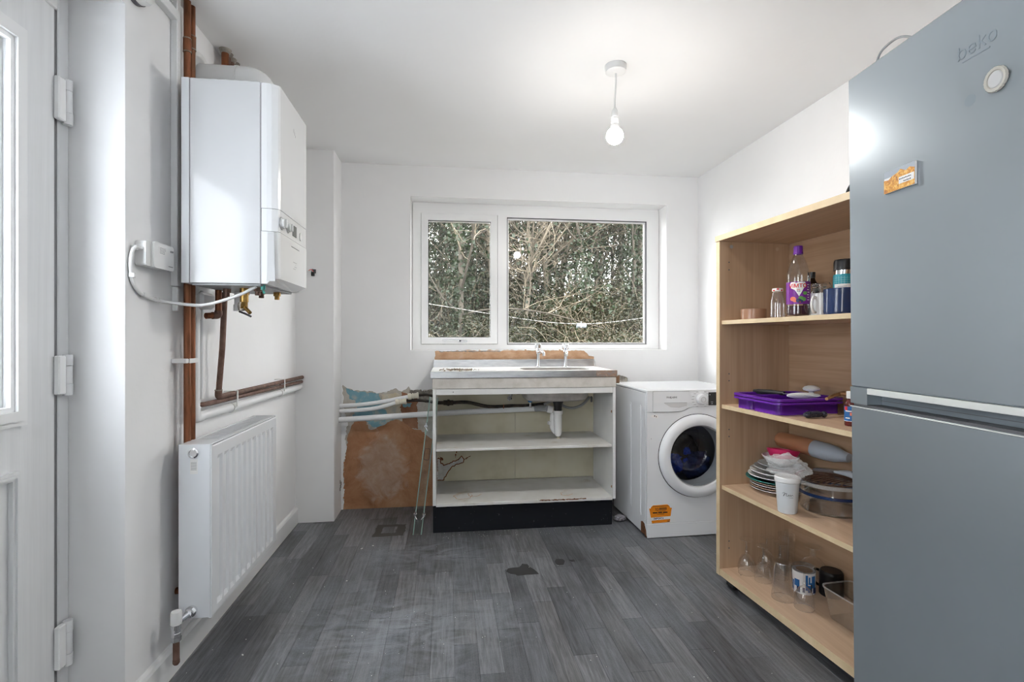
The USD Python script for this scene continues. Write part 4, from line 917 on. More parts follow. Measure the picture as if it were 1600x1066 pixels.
for k in range(14):
    a = PI * .62 * (1 if k < 7 else -1) + (k % 7 - 3) * .33 * (1 if k < 7 else -1)
    a = (PI if k < 7 else 0) + (k % 7 - 3) * .36
    cx, cz = kx + .052 * math.cos(a), kz + .052 * math.sin(a) * .9
    if cz > .832 or cz < .742: continue
    part(wm, 'programme_mark', bx(cx - .007, -.0007, cz - .0012, cx + .007, -.0001, cz + .0010), 'print_grey', smooth=False)
sc2 = part(wm, 'display', bx(.372, -.0018, .748, .50, .001, .8225, .001), 'black_plastic', 'black control display', smooth=False)
for k in range(3):
    part(sc2, 'display_mark', cat(bx(.385 + k * .033, -.0023, .766, .399 + k * .033, -.0019, .769), bx(.389 + k * .033, -.0023, .755, .396 + k * .033, -.0019, .761)), 'print_grey', smooth=False)
part(sc2, 'display_mark', bx(.378, -.0023, .806, .381, -.0019, .812), 'print_white', smooth=False)
def ylathe(prof, seg=72):
    return place(lathe(prof, seg), (DC[0], 0, DC[1]), (1, 0, 0), (0, 0, 1))       # +z of the profile points to the room
dg = part(wm, 'door_gap', ylathe([(.236, -.003), (.2405, -.003), (.2405, -.0005), (.236, -.0005), (.236, -.003)]), 'dark_grey')
dor = part(wm, 'door_ring', ylathe([(.178, -.004), (.237, -.0015), (.2365, .010), (.229, .022), (.212, .030), (.193, .031), (.178, .024), (.174, .010), (.172, -.02), (.178, -.004)]), 'enamel', 'wide white door ring')
part(dor, 'inner_trim', ylathe([(.1705, .012), (.1738, .012), (.1735, -.03), (.1695, -.03), (.1705, .012)]), 'mid_grey')
part(wm, 'door_glass', ylathe([(.170, .006), (.168, .0), (.155, -.02), (.135, -.065), (.125, -.10), (.105, -.118), (.06, -.124), (0, -.125)], 56), 'bowl_glass', 'dark glass door bowl')
part(wm, 'drum_seal', ylathe([(.197, -.021), (.196, -.05), (.178, -.09), (.170, -.11), (.176, -.112), (.201, -.06), (.203, -.021), (.197, -.021)]), 'mid_grey')
part(wm, 'drum', ylathe([(.178, -.113), (.235, -.114), (.235, -.40), (0, -.402), (0, -.399), (.232, -.397), (.232, -.118), (.178, -.117), (.178, -.113)]), 'dark_grey')
st = part(wm, 'energy_sticker', place(extr(Polygon([(.030, .086), (.136, .089), (.1465, .160), (.150, .168), (.138, .170), (.134, .180), (.122, .189), (.036, .187), (.024, .178), (.022, .170), (.012, .171), (.014, .165)]), .0008), (0, .0019, 0), (1, 0, 0), (0, 0, 1)), 'orange_sticker', 'orange energy sticker', smooth=False)
part(st, 'white_band', place(extr(Polygon([(.0255, .102), (.1395, .106), (.1415, .122), (.0225, .119)]), .0003), (0, .0010, 0), (1, 0, 0), (0, 0, 1)), 'print_white', smooth=False)
part(st, 'lettering', place(text('IMPORTANT', .0095, .0003, True), (.078, .0006, .1125), (1, .02, 0), (0, 0, 1)), 'print_blueberry', smooth=False)
part(st, 'lettering', place(text('10', .012, .0003, True), (.058, .0010, .166), (1, 0, 0), (0, 0, 1)), 'print_black', smooth=False)
for k, (xa, xb, zz, hh) in enumerate(((.072, .118, .170, .004), (.070, .118, .163, .004), (.056, .112, .155, .002), (.034, .062, .145, .006), (.066, .090, .146, .006), (.095, .122, .145, .006), (.060, .102, .136, .002), (.030, .130, .181, .002), (.118, .134, .094, .003))):
    part(st, 'small_print', bx(xa, .0007, zz - hh / 2, xb, .0010, zz + hh / 2), 'print_black', smooth=False)
tg = part(wm, 'paper_tag', place(extr(Polygon([(.021, .688), (.030, .700), (.064, .699), (.068, .680), (.040, .682)]), .0007), (0, .0019, 0), (1, 0, 0), (0, 0, 1)), 'print_white', smooth=False)
part(tg, 'small_print', cat(bx(.042, .0008, .690, .048, .0012, .697), bx(.053, .0008, .686, .057, .0012, .693)), 'print_black', smooth=False)
part(wm, 'rust_patch', cat(place(extr(Polygon([(0, 0), (.075, 0), (.07, .03), (.05, .062), (.025, .068), (0, .06)]), .0008), (-.0004, .085, .012), (0, -1, 0), (0, 0, 1)), bx(.0, .006, .004, .012, .03, .012)), 'rust', 'rusty lower front corner', smooth=False)
part(wm, 'door_mark', bx(.0235, .0012, .562, .0255, .0018, .568), 'print_grey', smooth=False)
for xx in (.05, WW - .05):
    for yy in (.06, WD - .06):
        part(wm, 'foot', cyl((xx, yy, .0), (xx, yy, .0115), .02, 16), 'rubber_black')
def blob(c, r, seed, amp=.35, sq=(1, 1, 1), sub=4, fr=3.0):
    g = trimesh.creation.icosphere(sub, 1.0); v = np.array(g.vertices)
    k = 1 + amp * (meshkit.fbm(v * fr + seed * 7.3, 4, seed) * 2 - 1)
    g.vertices = v * k[:, None] * r * np.array(sq) + np.array(c); return g
R_ = lambda g: place(g, (1.115, 2.724, .001), (math.cos(.0227), math.sin(.0227), 0), (-math.sin(.0227), math.cos(.0227), 0))
solo('blue_garment', R_(cat(blob((.235, .20, .395), .058, 3, .55, (1.1, .8, .8)), blob((.255, .195, .36), .05, 4, .5), blob((.335, .205, .42), .036, 5, .5, (.9, .8, 1.3)))), 'blue_cloth', 'bright blue crumpled garment inside the washing machine', 'clothes', smooth=True)
solo('navy_garment', R_(blob((.40, .22, .36), .088, 6, .5, (1.1, .9, .9))), 'navy_cloth', 'navy blue garment at the right inside the washing machine', 'clothes', smooth=True)
solo('black_garment', R_(blob((.30, .27, .43), .125, 8, .4, (1.15, .7, .95))), 'dark_cloth', 'black garments bunched inside the washing machine', 'clothes', smooth=True)
solo('lint_ball', blob((1.062, 3.02, .020), .026, 9, .5, (1.3, 1, .72)), 'fluff', 'grey lump of lint on the floor beside the washing machine', 'debris', smooth=True)

# ============================================================ BOOKCASE (local: +x into the shelf, -y towards the camera)
BA = math.radians(3.9)
BP = np.array([1.235, 2.198, 0.0])
BX = np.array([math.cos(BA), math.sin(BA), 0]); BYV = np.array([-math.sin(BA), math.cos(BA), 0])
def S(s, n, z): return tuple(BP + BX * n - BYV * s + np.array([0, 0, z]))
BWID, BDEP = .90, .372
bk = thing('bookcase', 'tall beech-veneer open bookcase used as kitchen shelving beside the fridge', 'bookcase', tuple(BP), BA)
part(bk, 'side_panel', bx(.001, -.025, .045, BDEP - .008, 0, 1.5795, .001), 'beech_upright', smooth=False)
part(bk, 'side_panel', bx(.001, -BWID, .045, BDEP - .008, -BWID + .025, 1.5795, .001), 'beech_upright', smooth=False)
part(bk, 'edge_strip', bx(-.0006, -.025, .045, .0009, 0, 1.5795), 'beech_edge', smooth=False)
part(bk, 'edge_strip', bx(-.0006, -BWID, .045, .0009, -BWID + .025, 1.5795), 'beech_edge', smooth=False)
tp = part(bk, 'top_board', bx(-.004, -BWID - .002, 1.580, BDEP, .002, 1.605, .001), 'beech_flat', smooth=False)
part(tp, 'edge_strip', bx(-.0052, -BWID - .002, 1.5802, -.0041, .002, 1.6048), 'beech_edge', smooth=False)
bb = part(bk, 'bottom_board', bx(.003, -BWID + .0255, .046, BDEP - .009, -.0255, .076, .001), 'beech_flat', smooth=False)
part(bb, 'edge_strip', bx(.0014, -BWID + .0255, .0463, .0029, -.0255, .0757), 'beech_edge', smooth=False)
for z in (1.215, .830, .459):
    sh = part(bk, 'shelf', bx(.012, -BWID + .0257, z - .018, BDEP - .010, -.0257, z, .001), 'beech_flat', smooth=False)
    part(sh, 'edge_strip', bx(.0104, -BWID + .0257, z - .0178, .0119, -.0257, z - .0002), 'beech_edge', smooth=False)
part(bk, 'back_panel', bx(BDEP - .0075, -BWID, .046, BDEP - .001, -.0005, 1.579), 'beech_back', smooth=False)
for s in (.055, BWID - .055):
    for n in (.06, .30):
        part(bk, 'foot', bx(n - .028, -s - .028, .0008, n + .028, -s + .028, .0455, .003), 'black_plastic', smooth=False)
pins = []
for z in (1.484, 1.449, .970, .938, .713, .681, .199, .167):
    part(bk, 'pin_hole', cyl((.048, -.0253, z), (.048, -.0249, z), .0032, 10), 'dark_grey')
part(bk, 'cam_fitting', cyl((.06, -.0262, 1.556), (.06, -.0249, 1.556), .0085, 18), 'mid_grey')
part(bk, 'cam_fitting', cyl((.30, -.0262, 1.553), (.30, -.0249, 1.553), .0085, 18), 'tan_glaze')
part(bk, 'pin_hole', cyl((.055, -.10, .0758), (.055, -.10, .0763), .003, 10), 'dark_grey')

def face_cam(p): return math.atan2(-p[1], -p[0])

# ---- top of the bookcase
q = S(.70, .12, 1.6055)
t = thing('cloth_bag', 'black fabric bag lying on top of the bookcase behind the fridge', 'bag')
part(t, 'bag', blob((q[0] + .05, q[1] - .03, q[2] + .072), .10, 12, .25, (1.0, 1.25, .76)), 'black_cloth', smooth=True)
part(t, 'strap', tube(spline([(q[0] - .03, q[1] + .05, q[2] + .01), (q[0] - .02, q[1] + .085, q[2] + .03), (q[0] + .0, q[1] + .07, q[2] + .08), (q[0] + .03, q[1] + .03, q[2] + .13)], 16), .008, 8), 'black_cloth')

# ---- upper shelf
Z1 = 1.2155
t = thing('tape_roll', 'roll of brown parcel tape at the left end of the upper shelf', 'tape', S(.125, .10, Z1))
part(t, 'tape', lathe([(.040, 0), (.052, 0), (.052, .047), (.040, .047), (.040, 0)], 40), 'tape_brown')
part(t, 'core', lathe([(.0375, .0005), (.0396, .0005), (.0396, .0465), (.0375, .0465), (.0375, .0005)], 40), 'beech_edge')
q = S(.263, .11, Z1)
t = thing('sauce_jar', 'small clear glass jar with a red and white lid beside the squash bottle', 'jar', q)
part(t, 'glass', lathe([(0, .001), (.026, .001), (.0285, .006), (.0285, .060), (.027, .075), (.020, .105), (.019, .112)], 36), 'thin_glass')
part(t, 'lid', lathe([(0, .1125), (.0205, .1125), (.0205, .123), (.019, .125), (0, .125)], 32), 'print_white')
for k in range(8):
    part(t, 'lid_check', sleeve(.0206, k * PI / 4, k * PI / 4 + .42, .1135 + .005 * (k % 2), .119 + .005 * (k % 2), 6), 'red', smooth=False)
q = S(.360, .125, Z1)
t = thing('squash_bottle', 'clear squash bottle with purple cap and purple label, dark cordial at the bottom', 'bottle', q)
part(t, 'bottle', lathe([(0, .002), (.034, .001), (.0405, .008), (.042, .020), (.042, .150), (.0415, .168), (.0395, .180), (.033, .206), (.027, .225), (.019, .243), (.0135, .255), (.0135, .268)], 44), 'clear_plastic')
part(t, 'cordial', lathe([(0, .0045), (.038, .0105), (.0405, .022), (.0405, .046), (0, .046)], 40), 'cordial', 'dark purple cordial')
part(t, 'cap', lathe([(0, .285), (.0150, .285), (.0163, .282), (.0163, .262), (.0175, .258), (.0175, .252), (.014, .252), (.014, .2685), (0, .2685)], 40, rib=lambda a, r, z: 1 + (.025 * math.cos(24 * a) if r > .0145 else 0)), 'purple_cap', 'purple screw cap')
fa = face_cam(q) + .12
lb = part(t, 'label', sleeve(.0421, fa - 1.9, fa + 1.9, .052, .140, 60), 'purple_label', 'purple printed label', smooth=False)
hr = .0426
vpoly = Polygon([(-.034, .082), (-.030, .086), (-.016, .086), (-.011, .078), (-.006, .086), (.018, .086), (.022, .080), (.020, .068), (.0155, .062), (.006, .044), (-.002, .030), (-.008, .040), (-.017, .055), (-.031, .062), (-.036, .070)])
def sub(g, L=.006):
    v, f = trimesh.remesh.subdivide_to_size(g.vertices, g.faces, L); return trimesh.Trimesh(v, f, process=False)
def lab(poly, mat, dz, nm='label_print'):
    g = wrap(sub(extr(poly, .0002)), hr + dz, fa, .0525)
    part(lb, nm, g, mat, smooth=False)
lab(vpoly, 'print_white', 0)
lab(rrect(-.0345, .0615, .0225, .0830, .008), 'print_white', .0001)
gtx = text('ViMTO', .0145, .0003, True); gtx.vertices[:, 0] *= 1.02
part(lb, 'lettering', wrap(sub(mv(gtx, -.007, .0715, 0)), hr + .0006, fa, .0525), 'red', 'red and white lettering', smooth=False)
for dz, (cx, cy) in enumerate(((-.004, .0555), (-.004, .0495))):
    part(lb, 'lettering', wrap(sub(mv(text(('Real', 'Fruit')[dz], .0042, .0003, True), cx, cy, 0)), hr + .0004, fa, .0525), 'print_blueberry' if dz else 'red', smooth=False)
for mat, cx, cy, r in (('print_coral', -.024, .020, .011), ('print_coral', -.016, .013, .008), ('print_green', .005, .022, .010), ('print_green', .014, .018, .010), ('print_green', .020, .042, .0085), ('print_blueberry', -.003, .013, .010), ('print_blueberry', .004, .010, .008), ('red', .001, .007, .003)):
    lab(Polygon([(cx + r * math.cos(a), cy + r * .8 * math.sin(a)) for a in np.linspace(0, 2 * PI, 16)]), mat, .0003 + .00015 * (mat == 'print_blueberry') + .0002 * (mat == 'red'))
for k in range(7):
    lab(sbox(.029 + (k % 2) * .002, .014 + k * .010, .040 - (k % 3) * .002, .017 + k * .010), 'print_white', .0002)
q = S(.222, .31, Z1)
t = thing('dark_bottle', 'dark sauce bottle half hidden behind the squash bottle', 'bottle', q)
part(t, 'bottle', lathe([(0, 0), (.030, 0), (.032, .006), (.032, .12), (.027, .145), (.015, .168), (.013, .178), (0, .178)], 32), 'dark_bottle')
part(t, 'cap', lathe([(0, .1785), (.0150, .1785), (.0150, .203), (0, .204)], 24), 'black_plastic')
q = S(.322, .262, Z1)
t = thing('preserving_jar', 'clear preserving jar with a wire clip behind the white mug', 'jar', q)
part(t, 'glass', lathe([(0, .001), (.036, .001), (.040, .008), (.040, .105), (.034, .118), (.034, .128)], 36), 'thin_glass')
part(t, 'lid', lathe([(.036, .130), (.037, .135), (.034, .142), (0, .144)], 36), 'thin_glass')
part(t, 'wire_clip', cat(tube([(.037 * math.cos(a), .037 * math.sin(a), .125) for a in np.linspace(0, 2 * PI, 24, endpoint=False)], .0012, 6, closed=True), tube(spline([(.038, 0, .122), (.047, 0, .130), (.043, 0, .146), (.02, 0, .149)], 10), .0013, 6)), 'chrome')
def mug(name, loc, ang, mat, label, r=.041, h=.098, inner=None, cat_='mug', hmat=None, flip=False):
    t = thing(name, label, cat_, loc, ang)
    pr = [(0, .001), (r * .86, 0), (r * .97, .006), (r, .014), (r, h - .002), (r - .0015, h), (r - .004, h - .002), (r - .004, .012), (r * .8, .006), (0, .006)]
    if flip: pr = [(a, h - b) for a, b in pr][::-1]
    part(t, 'cup', lathe(pr, 44), mat)
    hp = [(r - .002, 0, h * .80), (r + .018, 0, h * .82), (r + .030, 0, h * .62), (r + .029, 0, h * .40), (r + .014, 0, h * .22), (r - .002, 0, h * .20)]
    part(t, 'handle', tube(spline(hp, 20), .0052, 12), hmat or mat)
    return t
q = S(.398, .19, Z1)
mug('mug', q, face_cam(q) + .1 - .5, 'white_glaze', 'white mug with its handle turned to the room beside the navy mug', r=.038, h=.094)
q = S(.540, .155, Z1)
nm_ = mug('mug', q, 2.4 + 2.2, 'navy_glaze', 'wide navy glazed mug on the upper shelf against the fridge', r=.060, h=.098)
q = S(.430, .272, Z1)
t = thing('thermos_flask', 'teal grid-patterned thermos flask with a black cup lid', 'flask', q)
part(t, 'body', lathe([(0, 0), (.036, 0), (.0385, .004), (.0385, .160), (.037, .166), (0, .166)], 40), 'teal_wrap')
part(t, 'collar', lathe([(0, .1665), (.034, .1665), (.034, .182), (0, .182)], 36), 'chrome')
part(t, 'cup_lid', lathe([(0, .1825), (.0365, .1825), (.0365, .215), (.033, .224), (0, .226)], 40), 'black_plastic')
fa2 = face_cam(q)
for k in range(-6, 7):
    part(t, 'grid_line', sleeve(.0386, fa2 + k * .26 - .012, fa2 + k * .26 + .012, .02, .158, 3), 'teal_line', smooth=False)
for k in range(7):
    part(t, 'grid_line', sleeve(.03865, fa2 - 1.6, fa2 + 1.6, .10 + k * .0085, .1008 + k * .0085, 40), 'teal_line', smooth=False)
lb2 = part(t, 'label', sleeve(.0390, fa2 - .95, fa2 + .55, .075, .128, 30), 'print_white', smooth=False)
for ch, dx, mt in (('D', -.030, 'print_black'), ('A', -.013, 'red'), ('D', .006, 'print_coral')):
    part(lb2, 'lettering', wrap(sub(mv(text(ch, .015, .0003, True), dx, .100, 0)), .0395, fa2, 0), mt, smooth=False)
part(lb2, 'small_print', sleeve(.0395, fa2 - .6, fa2 + .2, .117, .119, 12), 'print_grey', smooth=False)

# ---- middle shelf
Z2 = .8305
def tray(z, label, sc=1.0):
    t = thing('cutlery_tray', label, 'tray', S(.245, .165, z), BA)
    X0, X1, Y0, Y1 = -.150 * sc, .150 * sc, -.135 * sc, .135 * sc
    outer = rrect(X0, Y0, X1, Y1, .025)
    part(t, 'rim', mv(extr(outer.buffer(.010).difference(outer.buffer(-.0025)), .004), z=.046), 'purple', smooth=False)
    part(t, 'lip', mv(extr(outer.buffer(.0105).difference(outer.buffer(.0085)), .008), z=.0415), 'purple', smooth=False)
    for a, b in ((.034, Y1 - .006), (Y0 + .006, .026)):
        w = rrect(X0 + .006, a, X1 - .006, b, .024)
        part(t, 'compartment', cat(extr(w, .0025), mv(extr(w.difference(w.buffer(-.0025)), .0435), z=.0026)), 'purple', smooth=False)
    part(t, 'web', mv(extr(outer.buffer(-.002).difference(rrect(X0 + .0085, .0365, X1 - .0085, Y1 - .0085, .022)).difference(rrect(X0 + .0085, Y0 + .0085, X1 - .0085, .0235, .022)), .003), z=.0465), 'purple', smooth=False)
    return t
tray(Z2, 'lower of two stacked purple cutlery trays on the middle shelf')
tray(Z2 + .0135, 'upper of two stacked purple cutlery trays holding utensils', 1.0)
zt = Z2 + .066
t = thing('kitchen_knife', 'black-handled knife lying across the purple tray', 'knife')
a0, a1 = np.array(S(.10, .12, zt)), np.array(S(.235, .165, zt + .002))
part(t, 'handle', tube([a0, a0 + (a1 - a0) * .15, a0 + (a1 - a0) * .6, a1], [.007, .011, .0125, .008], 12), 'black_plastic')
part(t, 'blade', place(extr(Polygon([(0, -.010), (.12, -.008), (.15, .004), (.12, .010), (0, .010)]), .0015), a1, (a1 - a0) / np.linalg.norm(a1 - a0), np.cross((0, 0, 1), (a1 - a0) / np.linalg.norm(a1 - a0))), 'steel', smooth=False)
t = thing('pizza_cutter', 'white plastic utensil with a rounded knob lying on the purple tray', 'utensil')
a0, a1 = np.array(S(.300, .125, zt + .002)), np.array(S(.325, .258, zt + .002))
part(t, 'handle', tube([a0 + (a1 - a0) * k for k in np.linspace(0, 1, 12)], [.004, .0085, .0105, .0115, .012, .012, .0118, .011, .0105, .0095, .008, .004], 16), 'plastic_white')
q = np.array(S(.275, .262, zt + .012))
part(t, 'knob', lathe([(0, .0), (.012, .001), (.030, .006), (.033, .013), (.027, .021), (.013, .026), (0, .0265)], 28).apply_translation(q), 'plastic_white')
part(t, 'neck', cyl(q + (0, 0, -.011), q + (0, 0, .001), .010, 14), 'plastic_white')
t = thing('wooden_spatula', 'brown wooden spatula lying in the purple tray', 'spatula')
a0, a1 = np.array(S(.42, .20, zt)), np.array(S(.36, .33, zt + .012))
part(t, 'handle', tube([a0, (a0 + a1) / 2 + (0, 0, .004), a1], [.006, .007, .009], 10), 'wood_spoon')
part(t, 'blade', blob(a1 + np.array([-.005, -.05, .002]), .05, 31, .1, (.5, 1.2, .22), 3), 'wood_spoon', smooth=True)
t = thing('peeler', 'dark speckled vegetable peeler lying in front of the purple tray', 'peeler')
a0, a1 = np.array(S(.455, .070, Z2 + .013)), np.array(S(.457, .165, Z2 + .013))
part(t, 'handle', tube([a0, a0 + (a1 - a0) * .1, a0 + (a1 - a0) * .7, a0 + (a1 - a0) * .8], [.007, .0115, .0105, .008], 14), 'dark_speckle')
part(t, 'handle_inlay', tube([a0 + (a1 - a0) * .15 + (0, 0, .002), a0 + (a1 - a0) * .65 + (0, 0, .002)], [.0112, .0105], 14), 'dark_speckle')
part(t, 'joint', trimesh.creation.icosphere(2, .012).apply_translation(a0 + (a1 - a0) * .88), 'dark_speckle', smooth=True)
part(t, 'blade', tube([a1 + (0, 0, -.002), a1 + BX * .09 + np.array([0, 0, -.006])], [.005, .003], 8), 'chrome')
q = S(.628, .105, Z2)
t = thing('medicine_bottle', 'small brown medicine bottle with white cap and blue label next to the fridge', 'bottle', q)
part(t, 'bottle', lathe([(0, 0), (.0185, 0), (.0205, .004), (.0205, .072), (.017, .084), (.011, .090), (.011, .094), (0, .094)], 32), 'amber')
part(t, 'cap', lathe([(0, .0945), (.0145, .0945), (.0145, .117), (.013, .119), (0, .119)], 28), 'print_white')
fa3 = face_cam(q)
lb3 = part(t, 'label', sleeve(.0207, fa3 - 1.6, fa3 + 1.6, .018, .068, 40), 'blue_plastic', 'blue printed label', smooth=False)
part(lb3, 'label_print', cat(sleeve(.0212, fa3 - 1.1, fa3 - .55, .055, .067, 8)), 'red', smooth=False)
part(lb3, 'label_print', sleeve(.0212, fa3 - .2, fa3 + .35, .037, .048, 8), 'print_coral', smooth=False)
part(lb3, 'label_print', cat(sleeve(.0212, fa3 - .9, fa3 + .3, .050, .054, 12), sleeve(.0212, fa3 - 1.5, fa3 + 1.5, .0165, .0185, 30), sleeve(.0212, fa3 - .9, fa3 - .2, .026, .030, 8)), 'print_white', smooth=False)

# ---- plate shelf
Z3 = .4595
def plate(z, r, mat, label, dx=0, dy=0, h=.016, grp=None):
    t = solo('plate', lathe([(0, 0), (r * .62, 0), (r * .66, .003), (r * .93, h - .003), (r, h), (r - .001, h + .0025), (r * .90, h), (r * .64, .0062), (0, .0055)], 56).apply_translation(np.array(S(.150 + dx, .205 + dy, z))), mat, label, 'plate', grp)
    return t
pl = [('lowest white plate in the stack on the plate shelf', .114, 'white_glaze', 0), ('second plate from the bottom of the stack', .115, 'tan_glaze', .0095), ('third plate from the bottom, with a pale rim', .115, 'white_glaze', .019), ('fourth plate from the bottom, brown rimmed', .116, 'tan_glaze', .0285)]
for lb_, r, mt, dz in pl: plate(Z3 + dz, r, mt, lb_)
plate(Z3 + .039, .130, 'teal_glaze', 'wide teal plate sticking out in the middle of the stack', .0, -.002, .019)
plate(Z3 + .055, .124, 'white_glaze', 'white plate directly on the teal plate', .002, 0, .017)
plate(Z3 + .0715, .120, 'white_glaze', 'white plate second above the teal plate', .003, .004, .018)
plate(Z3 + .0885, .105, 'grey_glaze', 'smaller grey-white plate on top of the large white plates', .003, .005, .016)
plate(Z3 + .105, .088, 'grey_glaze', 'small grey plate under the bowls', .0, .006, .014)
def bowl_(z, r, h, mat, label, dx, dy, tx=0, ty=0):
    g = lathe([(0, 0), (r * .45, 0), (r * .5, .003), (r * .75, h * .35), (r * .95, h * .8), (r, h), (r - .003, h + .001), (r * .92, h * .8), (r * .70, h * .36), (r * .4, .006), (0, .006)], 48)
    g = rot(rot(g, tx, (1, 0, 0)), ty, (0, 1, 0))
    solo('bowl', g.apply_translation(np.array(S(.15 + dx, .205 + dy, z))), mat, label, 'bowl')
bowl_(Z3 + .113, .075, .042, 'white_glaze', 'white bowl between the plates and the pink bowl', .004, .008)
bowl_(Z3 + .128, .066, .055, 'pink_plastic', 'bright pink plastic bowl on top of the crockery stack', .012, .012, -.10, .12)

q = S(.397, .045, Z3)
cu = thing('shaker_cup', 'frosted plastic cup with a white lid at the front of the plate shelf', 'cup', q)
part(cu, 'cup', lathe([(0, .001), (.0315, 0), (.034, .004), (.042, .118), (.041, .118), (.033, .006), (0, .004)], 40), 'frosted_plastic')
part(cu, 'lid', lathe([(0, .1185), (.0425, .1185), (.0455, .121), (.0455, .136), (.043, .139), (.036, .139), (.034, .134), (0, .134)], 40), 'plastic_white')
fc = face_cam(q)
def cone_r(z): return .034 + (.042 - .034) * (z - .004) / .114 + .0006
curve = [(-.017, .080), (-.009, .083), (-.013, .069), (-.009, .078), (-.002, .081), (-.004, .074), (.001, .071), (.003, .077), (.006, .071), (.009, .077), (.011, .071), (.014, .075), (.020, .073)]
cp = spline([(x_, z_, 0) for x_, z_ in curve], 70)
part(cu, 'script_logo', tube([(cone_r(z_) * math.cos(fc + x_ / .038), cone_r(z_) * math.sin(fc + x_ / .038), z_) for x_, z_, _ in cp], .0006, 5), 'print_black', 'black handwritten logo')
part(cu, 'script_logo', tube([(cone_r(.066) * math.cos(fc + x_ / .038), cone_r(.066) * math.sin(fc + x_ / .038), .066) for x_ in np.linspace(.004, .020, 6)], .0005, 5), 'print_black')
bag = blob((0, 0, 0), 1.0, 17, .55, (.058, .078, .048), 4, 2.2)
v = np.array(bag.vertices); nn_ = meshkit.fbm(v * 45, 3, 5) - .5; v *= (1 + .22 * nn_)[:, None]
v[:, 2] = np.maximum(v[:, 2], -.028); bag.vertices = v
solo('plastic_bag', bag.apply_translation(np.array(S(.375, .060, Z3 + .1685))), 'bag_film', 'crumpled clear plastic bag stuffed on top of the frosted cup', 'bag', smooth=False)
dsh = thing('glass_dish', 'large round clear dish with a blue band to the right of the plates', 'dish', S(.405, .240, Z3))
part(dsh, 'dish', lathe([(0, .001), (.098, 0), (.108, .005), (.112, .020), (.118, .100), (.119, .104), (.117, .105)], 56), 'dish_glass')
part(dsh, 'base_rim', lathe([(.098, .0003), (.110, .0003), (.1135, .006), (.1125, .008), (.1085, .0055), (.098, .0003)], 56), 'clear_plastic')
part(dsh, 'blue_band', lathe([(.1165, .064), (.1195, .064), (.1200, .075), (.1170, .075), (.1165, .064)], 56), 'navy_glaze', 'blue band')
lid = thing('dish_lid', 'shallow clear lid over a wire rack on the large clear dish', 'lid', S(.405, .232, Z3 + .1045))
part(lid, 'rim', lathe([(.122, .0), (.132, .002), (.134, .010), (.130, .016), (.122, .014), (.122, 0)], 56), 'milky_film')
part(lid, 'dome', lathe([(.130, .0162), (.120, .026), (.09, .040), (.05, .048), (0, .050)], 56), 'clear_plastic')
rk = []
for k in range(-7, 8):
    yv = k * .015; L = math.sqrt(max(.115 ** 2 - yv ** 2, 0))
    if L > .02: rk.append(tube(spline([(-L, yv, .019), (-L * .5, yv, .030), (L * .5, yv, .030), (L, yv, .019)], 8), .0022, 6))
rk.append(tube([(.115 * math.cos(a), .115 * math.sin(a), .018) for a in np.linspace(0, 2 * PI, 40, endpoint=False)], .0026, 6, closed=True))
part(lid, 'wire_rack', cat(rk), 'copper_dull', 'dark wire rack')
jg = thing('plastic_jug', 'translucent orange plastic bottle lying at the back of the plate shelf', 'bottle')
a0, a1 = np.array(S(.045, .292, Z3 + .206)), np.array(S(.40, .325, Z3 + .196))
dv = (a1 - a0) / np.linalg.norm(a1 - a0); L = np.linalg.norm(a1 - a0)
def along(pr, seg=40): 
    xax = np.cross(dv, (0, 0, 1)); xax /= np.linalg.norm(xax)
    return place(lathe(pr, seg), a0, xax, np.cross(dv, xax))
part(jg, 'body', along([(0, 0), (.026, .002), (.034, .012), (.036, .03), (.0365, L * .55), (0, L * .55)]), 'orange_film')
part(jg, 'upper_body', along([(0, L * .5505), (.0365, L * .5505), (.0365, L * .72), (.033, L * .82), (.022, L * .93), (.018, L), (0, L)]), 'blue_film')
hd = thing('clip_handle', 'pale blue curved plastic handle at the right of the plate shelf', 'handle')
part(hd, 'handle', tube(spline([S(.455, .20, Z3 + .162), S(.50, .225, Z3 + .164), S(.55, .245, Z3 + .146), S(.585, .25, Z3 + .112)], 20), [.004 + .010 * math.sin(PI * k / 19) for k in range(20)], 12), 'blue_film')
part(hd, 'black_catch', bx(-.010, -.009, -.006, .010, .009, .006, .002).apply_translation(np.array(S(.52, .232, Z3 + .172))), 'black_plastic')

# ---- bottom shelf
Z4 = .0765
wgp = [(.0330, .0), (.0345, .012), (.0335, .035), (.028, .060), (.018, .078), (.0075, .086), (.0048, .092), (.0065, .097), (.0045, .103), (.0042, .140), (.008, .1455), (.029, .149), (.0295, .1505), (.0, .152), (0, .1515)]
inner = [(.0, .080), (.016, .0765), (.0265, .0585), (.032, .035), (.0330, .012), (.0318, .0), (.0330, .0)]
def wineglass(loc, label):
    t = thing('wine_glass', label, 'wine glass', loc)
    part(t, 'bowl', lathe([(.0342, 0.0), (.0356, .012), (.0346, .035), (.029, .060), (.019, .078), (.0075, .0862)], 72, rib=lambda a, r, z: 1 + (.035 * abs(math.sin(9 * a)) if .012 < z < .079 and r > .01 else 0)), 'thin_glass')
    part(t, 'lip', lathe([(.0338, .0), (.0346, .0), (.0350, .0016), (.0342, .0016), (.0338, .0)], 56), 'foot_glass')
    part(t, 'stem', lathe([(.0075, .0864), (.0048, .092), (.0072, .098), (.0045, .104), (.0040, .140), (.0045, .1448)], 20), 'stem_glass')
    part(t, 'foot', lathe([(.0040, .1452), (.0085, .1462), (.028, .1500), (.0292, .1512), (.0285, .1520), (0, .1525)], 40), 'foot_glass')
    return t
w0 = wineglass(S(.088, .092, Z4), 'upturned cut wine glass at the far left of the bottom shelf')
